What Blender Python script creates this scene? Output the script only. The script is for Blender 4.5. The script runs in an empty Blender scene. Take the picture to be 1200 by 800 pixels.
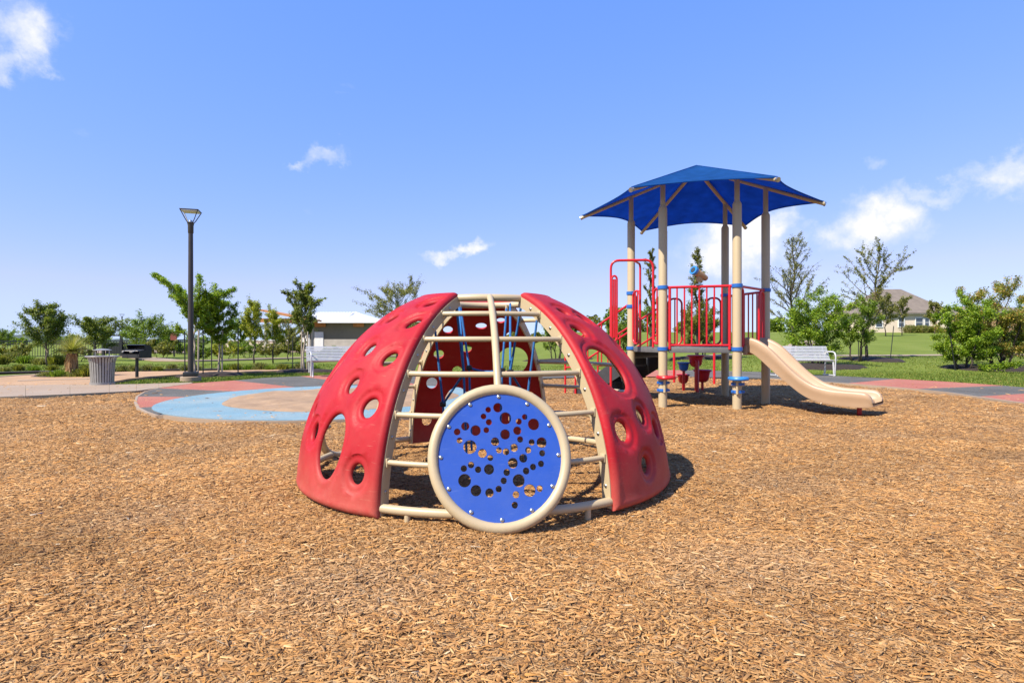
import bpy, bmesh, math, random
import numpy as np
from mathutils import Vector, Matrix
from mathutils.geometry import delaunay_2d_cdt, tessellate_polygon

# ------------------------------------------------------------------ camera, world, sun, exposure
SC = bpy.context.scene
COL = SC.collection
R_ = math.radians
PI = math.pi
CAM_H = 0.94
FPX = 666.667
cam_d = bpy.data.cameras.new('camera')
cam_d.lens = 20.0
cam_d.sensor_width = 36.0
cam_d.clip_start = 0.05
cam_d.clip_end = 4000
cam = bpy.data.objects.new('camera', cam_d)
COL.objects.link(cam)
cam.location = (0, 0, CAM_H)
cam.rotation_euler = (R_(90), 0, 0)
SC.camera = cam

SUN_EL = R_(48.5)
SUN_TO = Vector((-0.77, -0.62, 0)).normalized()          # horizontal direction towards the sun
sun_dir = Vector((SUN_TO.x * math.cos(SUN_EL), SUN_TO.y * math.cos(SUN_EL), math.sin(SUN_EL)))
sun_d = bpy.data.lights.new('sun', 'SUN')
sun_d.energy = 5.0
sun_d.angle = R_(0.53)
sun_d.color = (1.0, 0.92, 0.79)
sun = bpy.data.objects.new('sun', sun_d)
COL.objects.link(sun)
sun.location = (-20, -14, 25)
sun.rotation_euler = sun_dir.to_track_quat('Z', 'Y').to_euler()

SC.view_settings.view_transform = 'Standard'
SC.view_settings.look = 'None'
SC.view_settings.gamma = 1.0
SC.view_settings.exposure = 0.85
SC.view_settings.use_curve_mapping = False


def build_world():
    w = bpy.data.worlds.new('World')
    SC.world = w
    w.use_nodes = True
    nt = w.node_tree
    nt.nodes.clear()
    N, L = nt.nodes, nt.links
    out = N.new('ShaderNodeOutputWorld')
    bg = N.new('ShaderNodeBackground')
    bg.inputs['Strength'].default_value = 0.114
    sky = N.new('ShaderNodeTexSky')
    sky.sky_type = 'NISHITA'
    sky.sun_disc = False
    sky.sun_elevation = SUN_EL
    sky.sun_rotation = math.atan2(SUN_TO.x, SUN_TO.y)
    sky.air_density = 1.0
    sky.dust_density = 0.0
    sky.ozone_density = 3.5
    tc = N.new('ShaderNodeTexCoord')
    # tone of the sky: a softer falloff towards the horizon, leaning to periwinkle
    sep = N.new('ShaderNodeSeparateColor')
    L.new(sky.outputs[0], sep.inputs[0])
    comb = N.new('ShaderNodeCombineColor')
    tones = []
    for i, (g, k) in enumerate(SKY_TONE):
        pw = N.new('ShaderNodeMath')
        pw.operation = 'POWER'
        L.new(sep.outputs[i], pw.inputs[0])
        pw.inputs[1].default_value = g
        ml = N.new('ShaderNodeMath')
        ml.operation = 'MULTIPLY'
        L.new(pw.outputs[0], ml.inputs[0])
        ml.inputs[1].default_value = k
        tones.append(ml.outputs[0])
    lim = N.new('ShaderNodeMath')
    lim.operation = 'MULTIPLY'
    L.new(tones[1], lim.inputs[0])
    lim.inputs[1].default_value = .82
    mn = N.new('ShaderNodeMath')
    mn.operation = 'MINIMUM'
    L.new(tones[0], mn.inputs[0])
    L.new(lim.outputs[0], mn.inputs[1])
    L.new(mn.outputs[0], comb.inputs[0])
    L.new(tones[1], comb.inputs[1])
    L.new(tones[2], comb.inputs[2])
    # clouds: small puffs at set directions, ragged by noise, plus sparse wisps over the whole sky
    n1 = N.new('ShaderNodeTexNoise')
    n1.inputs['Scale'].default_value = 16
    n1.inputs['Detail'].default_value = 7
    n1.inputs['Roughness'].default_value = 0.62
    L.new(tc.outputs['Generated'], n1.inputs['Vector'])
    sub = N.new('ShaderNodeVectorMath')
    sub.operation = 'SUBTRACT'
    L.new(n1.outputs['Color'], sub.inputs[0])
    sub.inputs[1].default_value = (0.5, 0.5, 0.5)
    sc = N.new('ShaderNodeVectorMath')
    sc.operation = 'SCALE'
    sc.inputs['Scale'].default_value = 0.11
    L.new(sub.outputs[0], sc.inputs[0])
    add = N.new('ShaderNodeVectorMath')
    add.operation = 'ADD'
    L.new(tc.outputs['Generated'], add.inputs[0])
    L.new(sc.outputs[0], add.inputs[1])
    prev = None
    for (px, py, rx, rz, tilt, k) in CLOUDS:
        d = Vector(((px - 600) / FPX, 1, (400 - py) / FPX)).normalized()
        m = N.new('ShaderNodeVectorMath')
        m.operation = 'SUBTRACT'
        L.new(add.outputs[0], m.inputs[0])
        m.inputs[1].default_value = d
        rot = N.new('ShaderNodeVectorRotate')
        rot.rotation_type = 'EULER_XYZ'
        rot.inputs['Rotation'].default_value = (0, tilt, 0)
        L.new(m.outputs[0], rot.inputs['Vector'])
        s = N.new('ShaderNodeVectorMath')
        s.operation = 'MULTIPLY'
        L.new(rot.outputs[0], s.inputs[0])
        s.inputs[1].default_value = (FPX / rx, FPX / rx, FPX / rz)
        ln = N.new('ShaderNodeVectorMath')
        ln.operation = 'LENGTH'
        L.new(s.outputs[0], ln.inputs[0])
        mr = N.new('ShaderNodeMapRange')
        mr.interpolation_type = 'SMOOTHSTEP'
        mr.inputs['From Min'].default_value = 1.45
        mr.inputs['From Max'].default_value = 0.15
        mr.inputs['To Min'].default_value = 0
        mr.inputs['To Max'].default_value = k
        L.new(ln.outputs['Value'], mr.inputs['Value'])
        if prev is None:
            prev = mr.outputs[0]
        else:
            mx = N.new('ShaderNodeMath')
            mx.operation = 'MAXIMUM'
            L.new(prev, mx.inputs[0])
            L.new(mr.outputs[0], mx.inputs[1])
            prev = mx.outputs[0]
    n2 = N.new('ShaderNodeTexNoise')
    n2.inputs['Scale'].default_value = 30
    n2.inputs['Detail'].default_value = 6
    n2.inputs['Roughness'].default_value = 0.6
    L.new(tc.outputs['Generated'], n2.inputs['Vector'])
    mr2 = N.new('ShaderNodeMapRange')
    mr2.inputs['From Min'].default_value = 0.3
    mr2.inputs['From Max'].default_value = 0.62
    mr2.inputs['To Min'].default_value = 0.45
    mr2.inputs['To Max'].default_value = 1.0
    L.new(n2.outputs['Fac'], mr2.inputs['Value'])
    mul = N.new('ShaderNodeMath')
    mul.operation = 'MULTIPLY'
    mul.use_clamp = True
    L.new(prev, mul.inputs[0])
    L.new(mr2.outputs[0], mul.inputs[1])
    n3 = N.new('ShaderNodeTexNoise')
    n3.inputs['Scale'].default_value = 3.0
    n3.inputs['Detail'].default_value = 9
    n3.inputs['Roughness'].default_value = 0.6
    mp3 = N.new('ShaderNodeMapping')
    mp3.inputs['Location'].default_value = (9.3, 2.2, 5.1)
    mp3.inputs['Scale'].default_value = (1, 1, 2.4)
    L.new(tc.outputs['Generated'], mp3.inputs['Vector'])
    L.new(mp3.outputs[0], n3.inputs['Vector'])
    mr3 = N.new('ShaderNodeMapRange')
    mr3.inputs['From Min'].default_value = 0.66
    mr3.inputs['From Max'].default_value = 0.9
    mr3.inputs['To Max'].default_value = 0.5
    L.new(n3.outputs['Fac'], mr3.inputs['Value'])
    mx = N.new('ShaderNodeMath')
    mx.operation = 'MAXIMUM'
    L.new(mul.outputs[0], mx.inputs[0])
    L.new(mr3.outputs[0], mx.inputs[1])
    mixc = N.new('ShaderNodeMix')
    mixc.data_type = 'RGBA'
    L.new(mx.outputs[0], mixc.inputs[0])
    L.new(comb.outputs[0], mixc.inputs[6])
    mixc.inputs[7].default_value = (5.0, 5.0, 5.15, 1)
    L.new(mixc.outputs[2], bg.inputs['Color'])
    L.new(bg.outputs[0], out.inputs[0])


SKY_TONE = ((.80, .96), (.50, 1.46), (.16, 4.15))
# px, py, half-width px, half-height px, tilt, density
CLOUDS = [(34, 50, 21, 23, 0.0, 0.95), (6, 74, 18, 9, 0.0, 0.7), (54, 76, 12, 7, 0, 0.5), (10, 8, 20, 7, 0, .25),
          (384, 178, 21, 9, 0.25, 0.5), (352, 190, 11, 6, 0.7, 0.45),
          (552, 291, 17, 9, 0.3, 0.95), (520, 301, 21, 7, 0.1, 0.9),
          (868, 286, 52, 30, 0.15, 1.7), (900, 268, 30, 19, 0, 1.5), (838, 300, 28, 19, 0, 1.5),
          (1026, 262, 37, 25, 0.1, 1.45), (990, 268, 28, 12, 0, 0.8), (1050, 285, 22, 10, 0, 0.4),
          (1086, 222, 30, 9, 0.0, 0.6), (1118, 218, 14, 7, 0, 0.35),
          (1186, 205, 22, 16, 0.6, 0.9), (1146, 205, 11, 8, 0, 0.35), (1018, 190, 9, 7, 0, 0.25),
          (972, 345, 34, 9, 0, 0.3)]
build_world()


# ------------------------------------------------------------------ helpers
def at(px, py, z=0.0):
    """Ground-plane point (height z) that the surveyor's sketch places at these plan marks."""
    y = (CAM_H - z) * FPX / (py - 400.0)
    return ((px - 600.0) * y / FPX, y)


def xat(px, y):
    return (px - 600.0) * y / FPX


def nodes(m):
    nt = m.node_tree
    return nt.nodes, nt.links, nt.nodes.get('Principled BSDF')


ALB = 0.84          # all base colours below were noted a little high; brought to measured levels here


def mat(name, col, rough=0.5, var=0.10, vscale=8.0, bump=0.0, bscale=60.0, metal=0.0, spec=0.5, dust=None,
        dust_amt=0.3, dust_scale=3.0, trans=0.0, obj_coords=True):
    m = bpy.data.materials.new(name)
    m.use_nodes = True
    N, L, b = nodes(m)
    b.inputs['Roughness'].default_value = rough
    b.inputs['Metallic'].default_value = metal
    b.inputs['Specular IOR Level'].default_value = spec
    tc = N.new('ShaderNodeTexCoord')
    n = N.new('ShaderNodeTexNoise')
    n.inputs['Scale'].default_value = vscale
    n.inputs['Detail'].default_value = 5
    L.new(tc.outputs['Object'], n.inputs['Vector'])
    mr = N.new('ShaderNodeMapRange')
    mr.inputs['From Min'].default_value = 0.25
    mr.inputs['From Max'].default_value = 0.75
    mr.inputs['To Min'].default_value = 1 - var
    mr.inputs['To Max'].default_value = 1 + var
    L.new(n.outputs['Fac'], mr.inputs['Value'])
    mx = N.new('ShaderNodeMix')
    mx.data_type = 'RGBA'
    mx.blend_type = 'MULTIPLY'
    mx.inputs[0].default_value = 1
    mx.inputs[6].default_value = (col[0] * ALB, col[1] * ALB, col[2] * ALB, 1)
    L.new(mr.outputs[0], mx.inputs[7])
    src = mx.outputs[2]
    if dust is not None:
        n2 = N.new('ShaderNodeTexNoise')
        n2.inputs['Scale'].default_value = dust_scale
        n2.inputs['Detail'].default_value = 8
        n2.inputs['Roughness'].default_value = 0.65
        L.new(tc.outputs['Object'], n2.inputs['Vector'])
        mr2 = N.new('ShaderNodeMapRange')
        mr2.inputs['From Min'].default_value = 0.42
        mr2.inputs['From Max'].default_value = 0.75
        mr2.inputs['To Min'].default_value = 0
        mr2.inputs['To Max'].default_value = dust_amt
        L.new(n2.outputs['Fac'], mr2.inputs['Value'])
        mx2 = N.new('ShaderNodeMix')
        mx2.data_type = 'RGBA'
        L.new(mr2.outputs[0], mx2.inputs[0])
        L.new(src, mx2.inputs[6])
        mx2.inputs[7].default_value = (dust[0] * ALB, dust[1] * ALB, dust[2] * ALB, 1)
        src = mx2.outputs[2]
        mr4 = N.new('ShaderNodeMapRange')
        mr4.inputs['To Min'].default_value = rough
        mr4.inputs['To Max'].default_value = min(1, rough + .3)
        L.new(mr2.outputs[0], mr4.inputs['Value'])
        L.new(mr4.outputs[0], b.inputs['Roughness'])
    L.new(src, b.inputs['Base Color'])
    if bump > 0:
        n3 = N.new('ShaderNodeTexNoise')
        n3.inputs['Scale'].default_value = bscale
        n3.inputs['Detail'].default_value = 4
        L.new(tc.outputs['Object'], n3.inputs['Vector'])
        bp = N.new('ShaderNodeBump')
        bp.inputs['Strength'].default_value = bump
        bp.inputs['Distance'].default_value = 0.01
        L.new(n3.outputs['Fac'], bp.inputs['Height'])
        L.new(bp.outputs[0], b.inputs['Normal'])
    if trans > 0:
        out = N.get('Material Output')
        t = N.new('ShaderNodeBsdfTranslucent')
        L.new(src, t.inputs['Color'])
        ms = N.new('ShaderNodeMixShader')
        ms.inputs[0].default_value = trans
        L.new(b.outputs[0], ms.inputs[1])
        L.new(t.outputs[0], ms.inputs[2])
        L.new(ms.outputs[0], out.inputs[0])
    return m


def attr_mat(name, rough=0.8, trans=0.0, spec=0.3, gain=(1, 1, 1)):
    """Colour comes from the mesh's own per-piece colour attribute."""
    m = bpy.data.materials.new(name)
    m.use_nodes = True
    N, L, b = nodes(m)
    b.inputs['Roughness'].default_value = rough
    b.inputs['Specular IOR Level'].default_value = spec
    a = N.new('ShaderNodeAttribute')
    a.attribute_name = 'piece_colour'
    mx = N.new('ShaderNodeMix')
    mx.data_type = 'RGBA'
    mx.blend_type = 'MULTIPLY'
    mx.inputs[0].default_value = 1
    L.new(a.outputs['Color'], mx.inputs[6])
    mx.inputs[7].default_value = (gain[0] * ALB, gain[1] * ALB, gain[2] * ALB, 1)
    L.new(mx.outputs[2], b.inputs['Base Color'])
    if trans > 0:
        out = N.get('Material Output')
        t = N.new('ShaderNodeBsdfTranslucent')
        g = N.new('ShaderNodeMix')
        g.data_type = 'RGBA'
        g.blend_type = 'MULTIPLY'
        g.inputs[0].default_value = 1
        L.new(mx.outputs[2], g.inputs[6])
        g.inputs[7].default_value = (1.25, 1.35, 0.6, 1)
        L.new(g.outputs[2], t.inputs['Color'])
        ms = N.new('ShaderNodeMixShader')
        ms.inputs[0].default_value = trans
        L.new(b.outputs[0], ms.inputs[1])
        L.new(t.outputs[0], ms.inputs[2])
        L.new(ms.outputs[0], out.inputs[0])
    return m


class MB:
    """Collects shapes, then links them as ONE mesh object."""

    def __init__(self):
        self.v, self.f, self.s = [], [], []

    def add(self, vs, fs, smooth=False):
        o = len(self.v)
        self.v += [tuple(p) for p in vs]
        self.f += [tuple(i + o for i in q) for q in fs]
        self.s += [smooth] * len(fs)
        return self

    def box(self, c, size, rz=0.0, bevel=0.0, rot=None):
        hx, hy, hz = size[0] / 2, size[1] / 2, size[2] / 2
        M = Matrix.Rotation(rz, 3, 'Z') if rot is None else rot
        c = Vector(c)
        if bevel <= 0:
            vs = [c + M @ Vector((x * hx, y * hy, z * hz)) for x in (-1, 1) for y in (-1, 1) for z in (-1, 1)]
            return self.add(vs, [(0, 1, 3, 2), (4, 6, 7, 5), (0, 4, 5, 1), (2, 3, 7, 6), (0, 2, 6, 4), (1, 5, 7, 3)])
        bm = bmesh.new()
        bmesh.ops.create_cube(bm, size=1)
        for v in bm.verts:
            v.co = Vector((v.co.x * hx * 2, v.co.y * hy * 2, v.co.z * hz * 2))
        bmesh.ops.bevel(bm, geom=bm.edges[:], offset=bevel, segments=2, affect='EDGES', profile=0.5)
        bm.verts.index_update()
        self.add([c + M @ v.co for v in bm.verts], [[v.index for v in f.verts] for f in bm.faces], False)
        bm.free()
        return self

    def tube(self, pts, r, n=10, caps=True, closed=False):
        pts = [Vector(p) for p in pts]
        rs = r if isinstance(r, (list, tuple)) else [r] * len(pts)
        m = len(pts)
        tang = []
        for i in range(m):
            if closed:
                t = pts[(i + 1) % m] - pts[i - 1]
            else:
                t = pts[min(i + 1, m - 1)] - pts[max(i - 1, 0)]
            tang.append(t.normalized() if t.length > 1e-9 else Vector((0, 0, 1)))
        up = Vector((0, 0, 1)) if abs(tang[0].z) < 0.9 else Vector((1, 0, 0))
        nrm = tang[0].cross(up).normalized()
        vs = []
        for i in range(m):
            t = tang[i]
            nrm = (nrm - t * nrm.dot(t))
            nrm = nrm.normalized() if nrm.length > 1e-6 else t.orthogonal().normalized()
            bn = t.cross(nrm)
            for k in range(n):
                a = 2 * PI * k / n
                vs.append(pts[i] + (nrm * math.cos(a) + bn * math.sin(a)) * rs[i])
        fs = []
        for i in range(m if closed else m - 1):
            j = (i + 1) % m
            for k in range(n):
                l = (k + 1) % n
                fs.append((i * n + k, i * n + l, j * n + l, j * n + k))
        o = len(self.v)
        self.add(vs, fs, True)
        if caps and not closed:
            self.f += [tuple(o + k for k in range(n))[::-1], tuple(o + (m - 1) * n + k for k in range(n))]
            self.s += [False, False]
        return self

    def lathe(self, prof, c=(0, 0, 0), n=20, caps=True):
        c = Vector(c)
        vs, fs = [], []
        for (r, z) in prof:
            for k in range(n):
                a = 2 * PI * k / n
                vs.append(c + Vector((r * math.cos(a), r * math.sin(a), z)))
        for i in range(len(prof) - 1):
            for k in range(n):
                l = (k + 1) % n
                fs.append((i * n + k, i * n + l, (i + 1) * n + l, (i + 1) * n + k))
        o = len(self.v)
        self.add(vs, fs, True)
        if caps:
            self.f += [tuple(o + k for k in range(n))[::-1],
                       tuple(o + (len(prof) - 1) * n + k for k in range(n))]
            self.s += [False, False]
        return self

    def prism(self, poly, z0, z1):
        n = len(poly)
        vs = [(x, y, z0) for x, y in poly] + [(x, y, z1) for x, y in poly]
        tri = tessellate_polygon([[Vector((x, y, 0)) for x, y in poly]])
        fs = []
        for t in tri:
            a, b, c = t
            ax, ay = poly[a]; bx, by = poly[b]; cx, cy = poly[c]
            if (bx - ax) * (cy - ay) - (by - ay) * (cx - ax) < 0:
                a, b, c = a, c, b
            fs.append((a + n, b + n, c + n))
            fs.append((a, c, b))
        area = sum(poly[i][0] * poly[(i + 1) % n][1] - poly[(i + 1) % n][0] * poly[i][1] for i in range(n))
        for i in range(n):
            j = (i + 1) % n
            fs.append((i, j, j + n, i + n) if area > 0 else (j, i, i + n, j + n))
        return self.add(vs, fs)

    def mesh(self, name, m=None, sharp=None):
        me = bpy.data.meshes.new(name)
        me.from_pydata(self.v, [], self.f)
        me.polygons.foreach_set('use_smooth', self.s)
        me.update()
        if m is not None:
            me.materials.append(m)
        if sharp:
            me.set_sharp_from_angle(angle=sharp)
        return me

    def build(self, name, m, parent=None, sharp=R_(38)):
        o = bpy.data.objects.new(name, self.mesh(name, m, sharp))
        COL.objects.link(o)
        if parent is not None:
            o.parent = parent
        return o


def thing(name, label, cat, loc=(0, 0, 0), rz=0.0, group=None):
    o = bpy.data.objects.new(name, None)
    o.empty_display_size = 0.2
    COL.objects.link(o)
    o.location = loc
    o.rotation_euler = (0, 0, rz)
    tag(o, label, cat, group)
    return o


def tag(o, label=None, cat=None, group=None, kind=None):
    if label: o['label'] = label
    if cat: o['category'] = cat
    if group: o['group'] = group
    if kind: o['kind'] = kind
    return o


def struct(o):
    o['kind'] = 'structure'
    return o


def copy_tree(o, parent=None):
    c = o.copy()
    COL.objects.link(c)
    c.parent = parent
    for ch in o.children:
        copy_tree(ch, c)
    return c


def link_mesh(name, me, parent=None):
    o = bpy.data.objects.new(name, me)
    COL.objects.link(o)
    if parent is not None:
        o.parent = parent
    return o


def np_mesh(name, verts, faces_flat, counts, m, colours=None, smooth=False):
    """Fast mesh from numpy arrays; colours is one RGB per vertex."""
    me = bpy.data.meshes.new(name)
    me.vertices.add(len(verts))
    me.vertices.foreach_set('co', np.asarray(verts, np.float32).ravel())
    me.loops.add(len(faces_flat))
    me.loops.foreach_set('vertex_index', np.asarray(faces_flat, np.int32))
    starts = np.concatenate([[0], np.cumsum(counts)[:-1]]).astype(np.int32)
    me.polygons.add(len(counts))
    me.polygons.foreach_set('loop_start', starts)
    me.polygons.foreach_set('loop_total', np.asarray(counts, np.int32))
    if smooth:
        me.polygons.foreach_set('use_smooth', np.ones(len(counts), bool))
    me.update(calc_edges=True)
    if colours is not None:
        a = me.color_attributes.new('piece_colour', 'FLOAT_COLOR', 'POINT')
        c = np.ones((len(verts), 4), np.float32)
        c[:, :3] = colours
        a.data.foreach_set('color', c.ravel())
    me.materials.append(m)
    return me


def in_poly(x, y, poly):
    inside = np.zeros(len(x), bool)
    n = len(poly)
    for i in range(n):
        x0, y0 = poly[i]
        x1, y1 = poly[(i + 1) % n]
        if y0 == y1:
            continue
        c = ((y0 > y) != (y1 > y)) & (x < (x1 - x0) * (y - y0) / (y1 - y0) + x0)
        inside ^= c
    return inside


def smooth01(t):
    t = np.clip(t, 0, 1)
    return t * t * (3 - 2 * t)


# ------------------------------------------------------------------ materials
M = {}
M['red_plastic'] = mat('red rotomoulded plastic', (0.39, 0.011, 0.018), 0.52, .14, 5, .10, 220, spec=.22, dust=(.46, .11, .09), dust_amt=.22, dust_scale=4.5)
def add_base_dirt(m, col, z1, amt):
    """Splashed chip dust on the lowest part of a thing that stands on the ground (object Z)."""
    N, L, b = nodes(m)
    src = b.inputs['Base Color'].links[0].from_socket
    tc = N.new('ShaderNodeTexCoord')
    sp = N.new('ShaderNodeSeparateXYZ')
    L.new(tc.outputs['Object'], sp.inputs[0])
    mr = N.new('ShaderNodeMapRange')
    mr.inputs['From Min'].default_value = 0
    mr.inputs['From Max'].default_value = z1
    mr.inputs['To Min'].default_value = 1
    mr.inputs['To Max'].default_value = 0
    L.new(sp.outputs['Z'], mr.inputs['Value'])
    nz = N.new('ShaderNodeTexNoise')
    nz.inputs['Scale'].default_value = 11
    nz.inputs['Detail'].default_value = 9
    nz.inputs['Roughness'].default_value = .7
    L.new(tc.outputs['Object'], nz.inputs['Vector'])
    m1 = N.new('ShaderNodeMath'); m1.operation = 'MULTIPLY'; m1.use_clamp = True
    L.new(mr.outputs[0], m1.inputs[0]); L.new(nz.outputs['Fac'], m1.inputs[1])
    m2 = N.new('ShaderNodeMath'); m2.operation = 'MULTIPLY'; m2.use_clamp = True
    L.new(m1.outputs[0], m2.inputs[0]); m2.inputs[1].default_value = amt
    mx = N.new('ShaderNodeMix'); mx.data_type = 'RGBA'
    L.new(m2.outputs[0], mx.inputs[0]); L.new(src, mx.inputs[6]); mx.inputs[7].default_value = (*col, 1)
    L.new(mx.outputs[2], b.inputs['Base Color'])
    # fine scuffs
    mp = N.new('ShaderNodeMapping'); mp.inputs['Scale'].default_value = (3, 3, 60); mp.inputs['Rotation'].default_value = (.3, .6, .2)
    L.new(tc.outputs['Object'], mp.inputs[0])
    ns = N.new('ShaderNodeTexNoise'); ns.inputs['Scale'].default_value = 4; ns.inputs['Detail'].default_value = 8
    L.new(mp.outputs[0], ns.inputs['Vector'])
    mr3 = N.new('ShaderNodeMapRange'); mr3.inputs['From Min'].default_value = .66; mr3.inputs['From Max'].default_value = .72; mr3.inputs['To Max'].default_value = .35
    L.new(ns.outputs['Fac'], mr3.inputs['Value'])
    mx3 = N.new('ShaderNodeMix'); mx3.data_type = 'RGBA'
    L.new(mr3.outputs[0], mx3.inputs[0]); L.new(mx.outputs[2], mx3.inputs[6]); mx3.inputs[7].default_value = (*col, 1)
    L.new(mx3.outputs[2], b.inputs['Base Color'])


add_base_dirt(M['red_plastic'], (.46, .22, .15), .30, .55)
M['beige_metal'] = mat('beige powder coat', (0.51, 0.405, 0.245), 0.4, .06, 7, .05, 150, dust=(.38, .28, .17), dust_amt=.35, dust_scale=7)
M['beige_plastic'] = mat('beige slide plastic', (0.43, 0.285, 0.172), 0.4, .07, 4, .04, 120, dust=(.42, .29, .18), dust_amt=.3)
M['blue_panel'] = mat('blue sheet plastic', (0.014, 0.072, 0.40), 0.42, .08, 6, .08, 260, dust=(.07, .13, .38), dust_amt=.22, dust_scale=9)
add_base_dirt(M['blue_panel'], (.10, .16, .40), .35, .3)
M['blue_metal'] = mat('blue powder coat', (0.02, 0.13, 0.46), 0.35, .08, 8)
M['blue_step'] = mat('blue step plastic', (0.03, 0.22, 0.62), 0.4, .08, 8)
M['red_metal'] = mat('red powder coat', (0.58, 0.012, 0.020), 0.30, .08, 8)
M['blue_rope'] = mat('blue rope', (0.02, 0.15, 0.42), 0.8, .25, 60, .5, 300)
M['black_plastic'] = mat('black plastic', (0.015, 0.015, 0.016), 0.5, .2, 20)
M['steel'] = mat('galvanised bolt steel', (0.55, 0.55, 0.54), 0.35, .15, 30, metal=1.0)
M['grey_deck'] = mat('grey deck coating', (0.13, 0.13, 0.13), 0.6, .15, 12, .3, 150)
M['dark_step'] = mat('dark stair coating', (0.035, 0.035, 0.038), 0.65, .2, 10, .3, 150)
M['silver_paint'] = mat('silver bench paint', (0.60, 0.60, 0.59), 0.34, .06, 9, metal=.25)
M['can_grey'] = mat('grey bin steel', (0.36, 0.345, 0.32), 0.4, .1, 9, metal=.3)
M['bin_liner'] = mat('dark brown bin liner', (0.07, 0.028, 0.022), 0.7, .2, 9)
M['black_metal'] = mat('black painted metal', (0.018, 0.018, 0.02), 0.45, .25, 12)
M['bronze_metal'] = mat('dark bronze paint', (0.045, 0.036, 0.028), 0.42, .2, 5)
M['concrete'] = mat('concrete', (0.345, 0.265, 0.19), 0.85, .12, 1.2, .3, 60, dust=(.34, .22, .13), dust_amt=.7, dust_scale=.9)
M['gravel_tan'] = mat('decomposed granite', (0.42, 0.255, 0.135), 0.95, .16, 1.1, .7, 90, dust=(.47, .32, .20), dust_amt=.6, dust_scale=.6)
M['rubber_red'] = mat('red rubber surfacing', (0.40, 0.125, 0.082), 0.9, .10, 2.2, .6, 320, dust=(.48, .25, .17), dust_amt=.45, dust_scale=1.0)
M['rubber_grey'] = mat('grey rubber surfacing', (0.098, 0.093, 0.080), 0.9, .14, 2.2, .6, 320, dust=(.20, .185, .165), dust_amt=.6, dust_scale=.8)
M['rubber_blue'] = mat('pale blue rubber surfacing', (0.175, 0.31, 0.38), 0.9, .10, 2.0, .6, 320, dust=(.40, .41, .36), dust_amt=.55, dust_scale=.9)
M['rubber_edge'] = mat('dark rubber edge', (0.06, 0.075, 0.085), 0.9, .2, 4, .5, 200)
M['soil'] = mat('dark bark mulch', (0.030, 0.019, 0.014), 0.95, .45, 9, 1.0, 26)
M['trunk'] = mat('grey brown bark', (0.17, 0.125, 0.09), 0.9, .3, 14, .8, 50)
M['trunk_dark'] = mat('dark bark', (0.055, 0.042, 0.032), 0.9, .3, 14, .8, 50)
M['trunk_pale'] = mat('pale smooth bark', (0.42, 0.34, 0.26), 0.85, .25, 14, .6, 50)
M['leaf'] = attr_mat('leaves', 0.5, .36, .35, (1.98, 1.74, 1.0))
M['blade'] = attr_mat('grass blades', 0.6, .25, .2, (1.55, 1.3, .85))
M['wall_cream'] = mat('cream stucco', (0.72, 0.60, 0.46), 0.9, .06, .8, .2, 10)
M['wall_olive'] = mat('grey green siding', (0.22, 0.195, 0.135), 0.85, .08, .6)
M['wall_stone'] = mat('pale limestone', (0.46, 0.42, 0.36), 0.9, .18, 1.6, .5, 4)
M['roof_white'] = mat('white metal roofing', (0.80, 0.81, 0.82), 0.38, .04, .6, metal=.0)
M['roof_shingle'] = mat('brown grey shingle', (0.19, 0.155, 0.125), 0.92, .18, 1.4, .6, 6)
M['timber'] = mat('orange stained timber', (0.50, 0.20, 0.055), 0.6, .2, 3)
M['timber_tan'] = mat('tan moulded plastic', (.46, .29, .15), .45, .08, 8)
M['white_trim'] = mat('white trim', (0.8, 0.8, 0.78), 0.5, .04, 3)
M['glass'] = mat('window glass', (0.05, 0.07, 0.09), 0.06, .1, 1, spec=.8)
M['yucca_skirt'] = attr_mat('dry leaf skirt', .8, .1, .2)
M['car_paint'] = mat('silver car paint', (.6, .6, .62), .3, .03, 2, metal=.4)


def fabric_mat():
    m = mat('blue shade fabric', (0.028, 0.165, 0.52), 0.85, .16, 6, .5, 30, spec=.12, trans=.68)
    return m


M['fabric'] = fabric_mat()

MULCH_TONE = {'wood': (0.36, 0.20, 0.092)}


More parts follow.
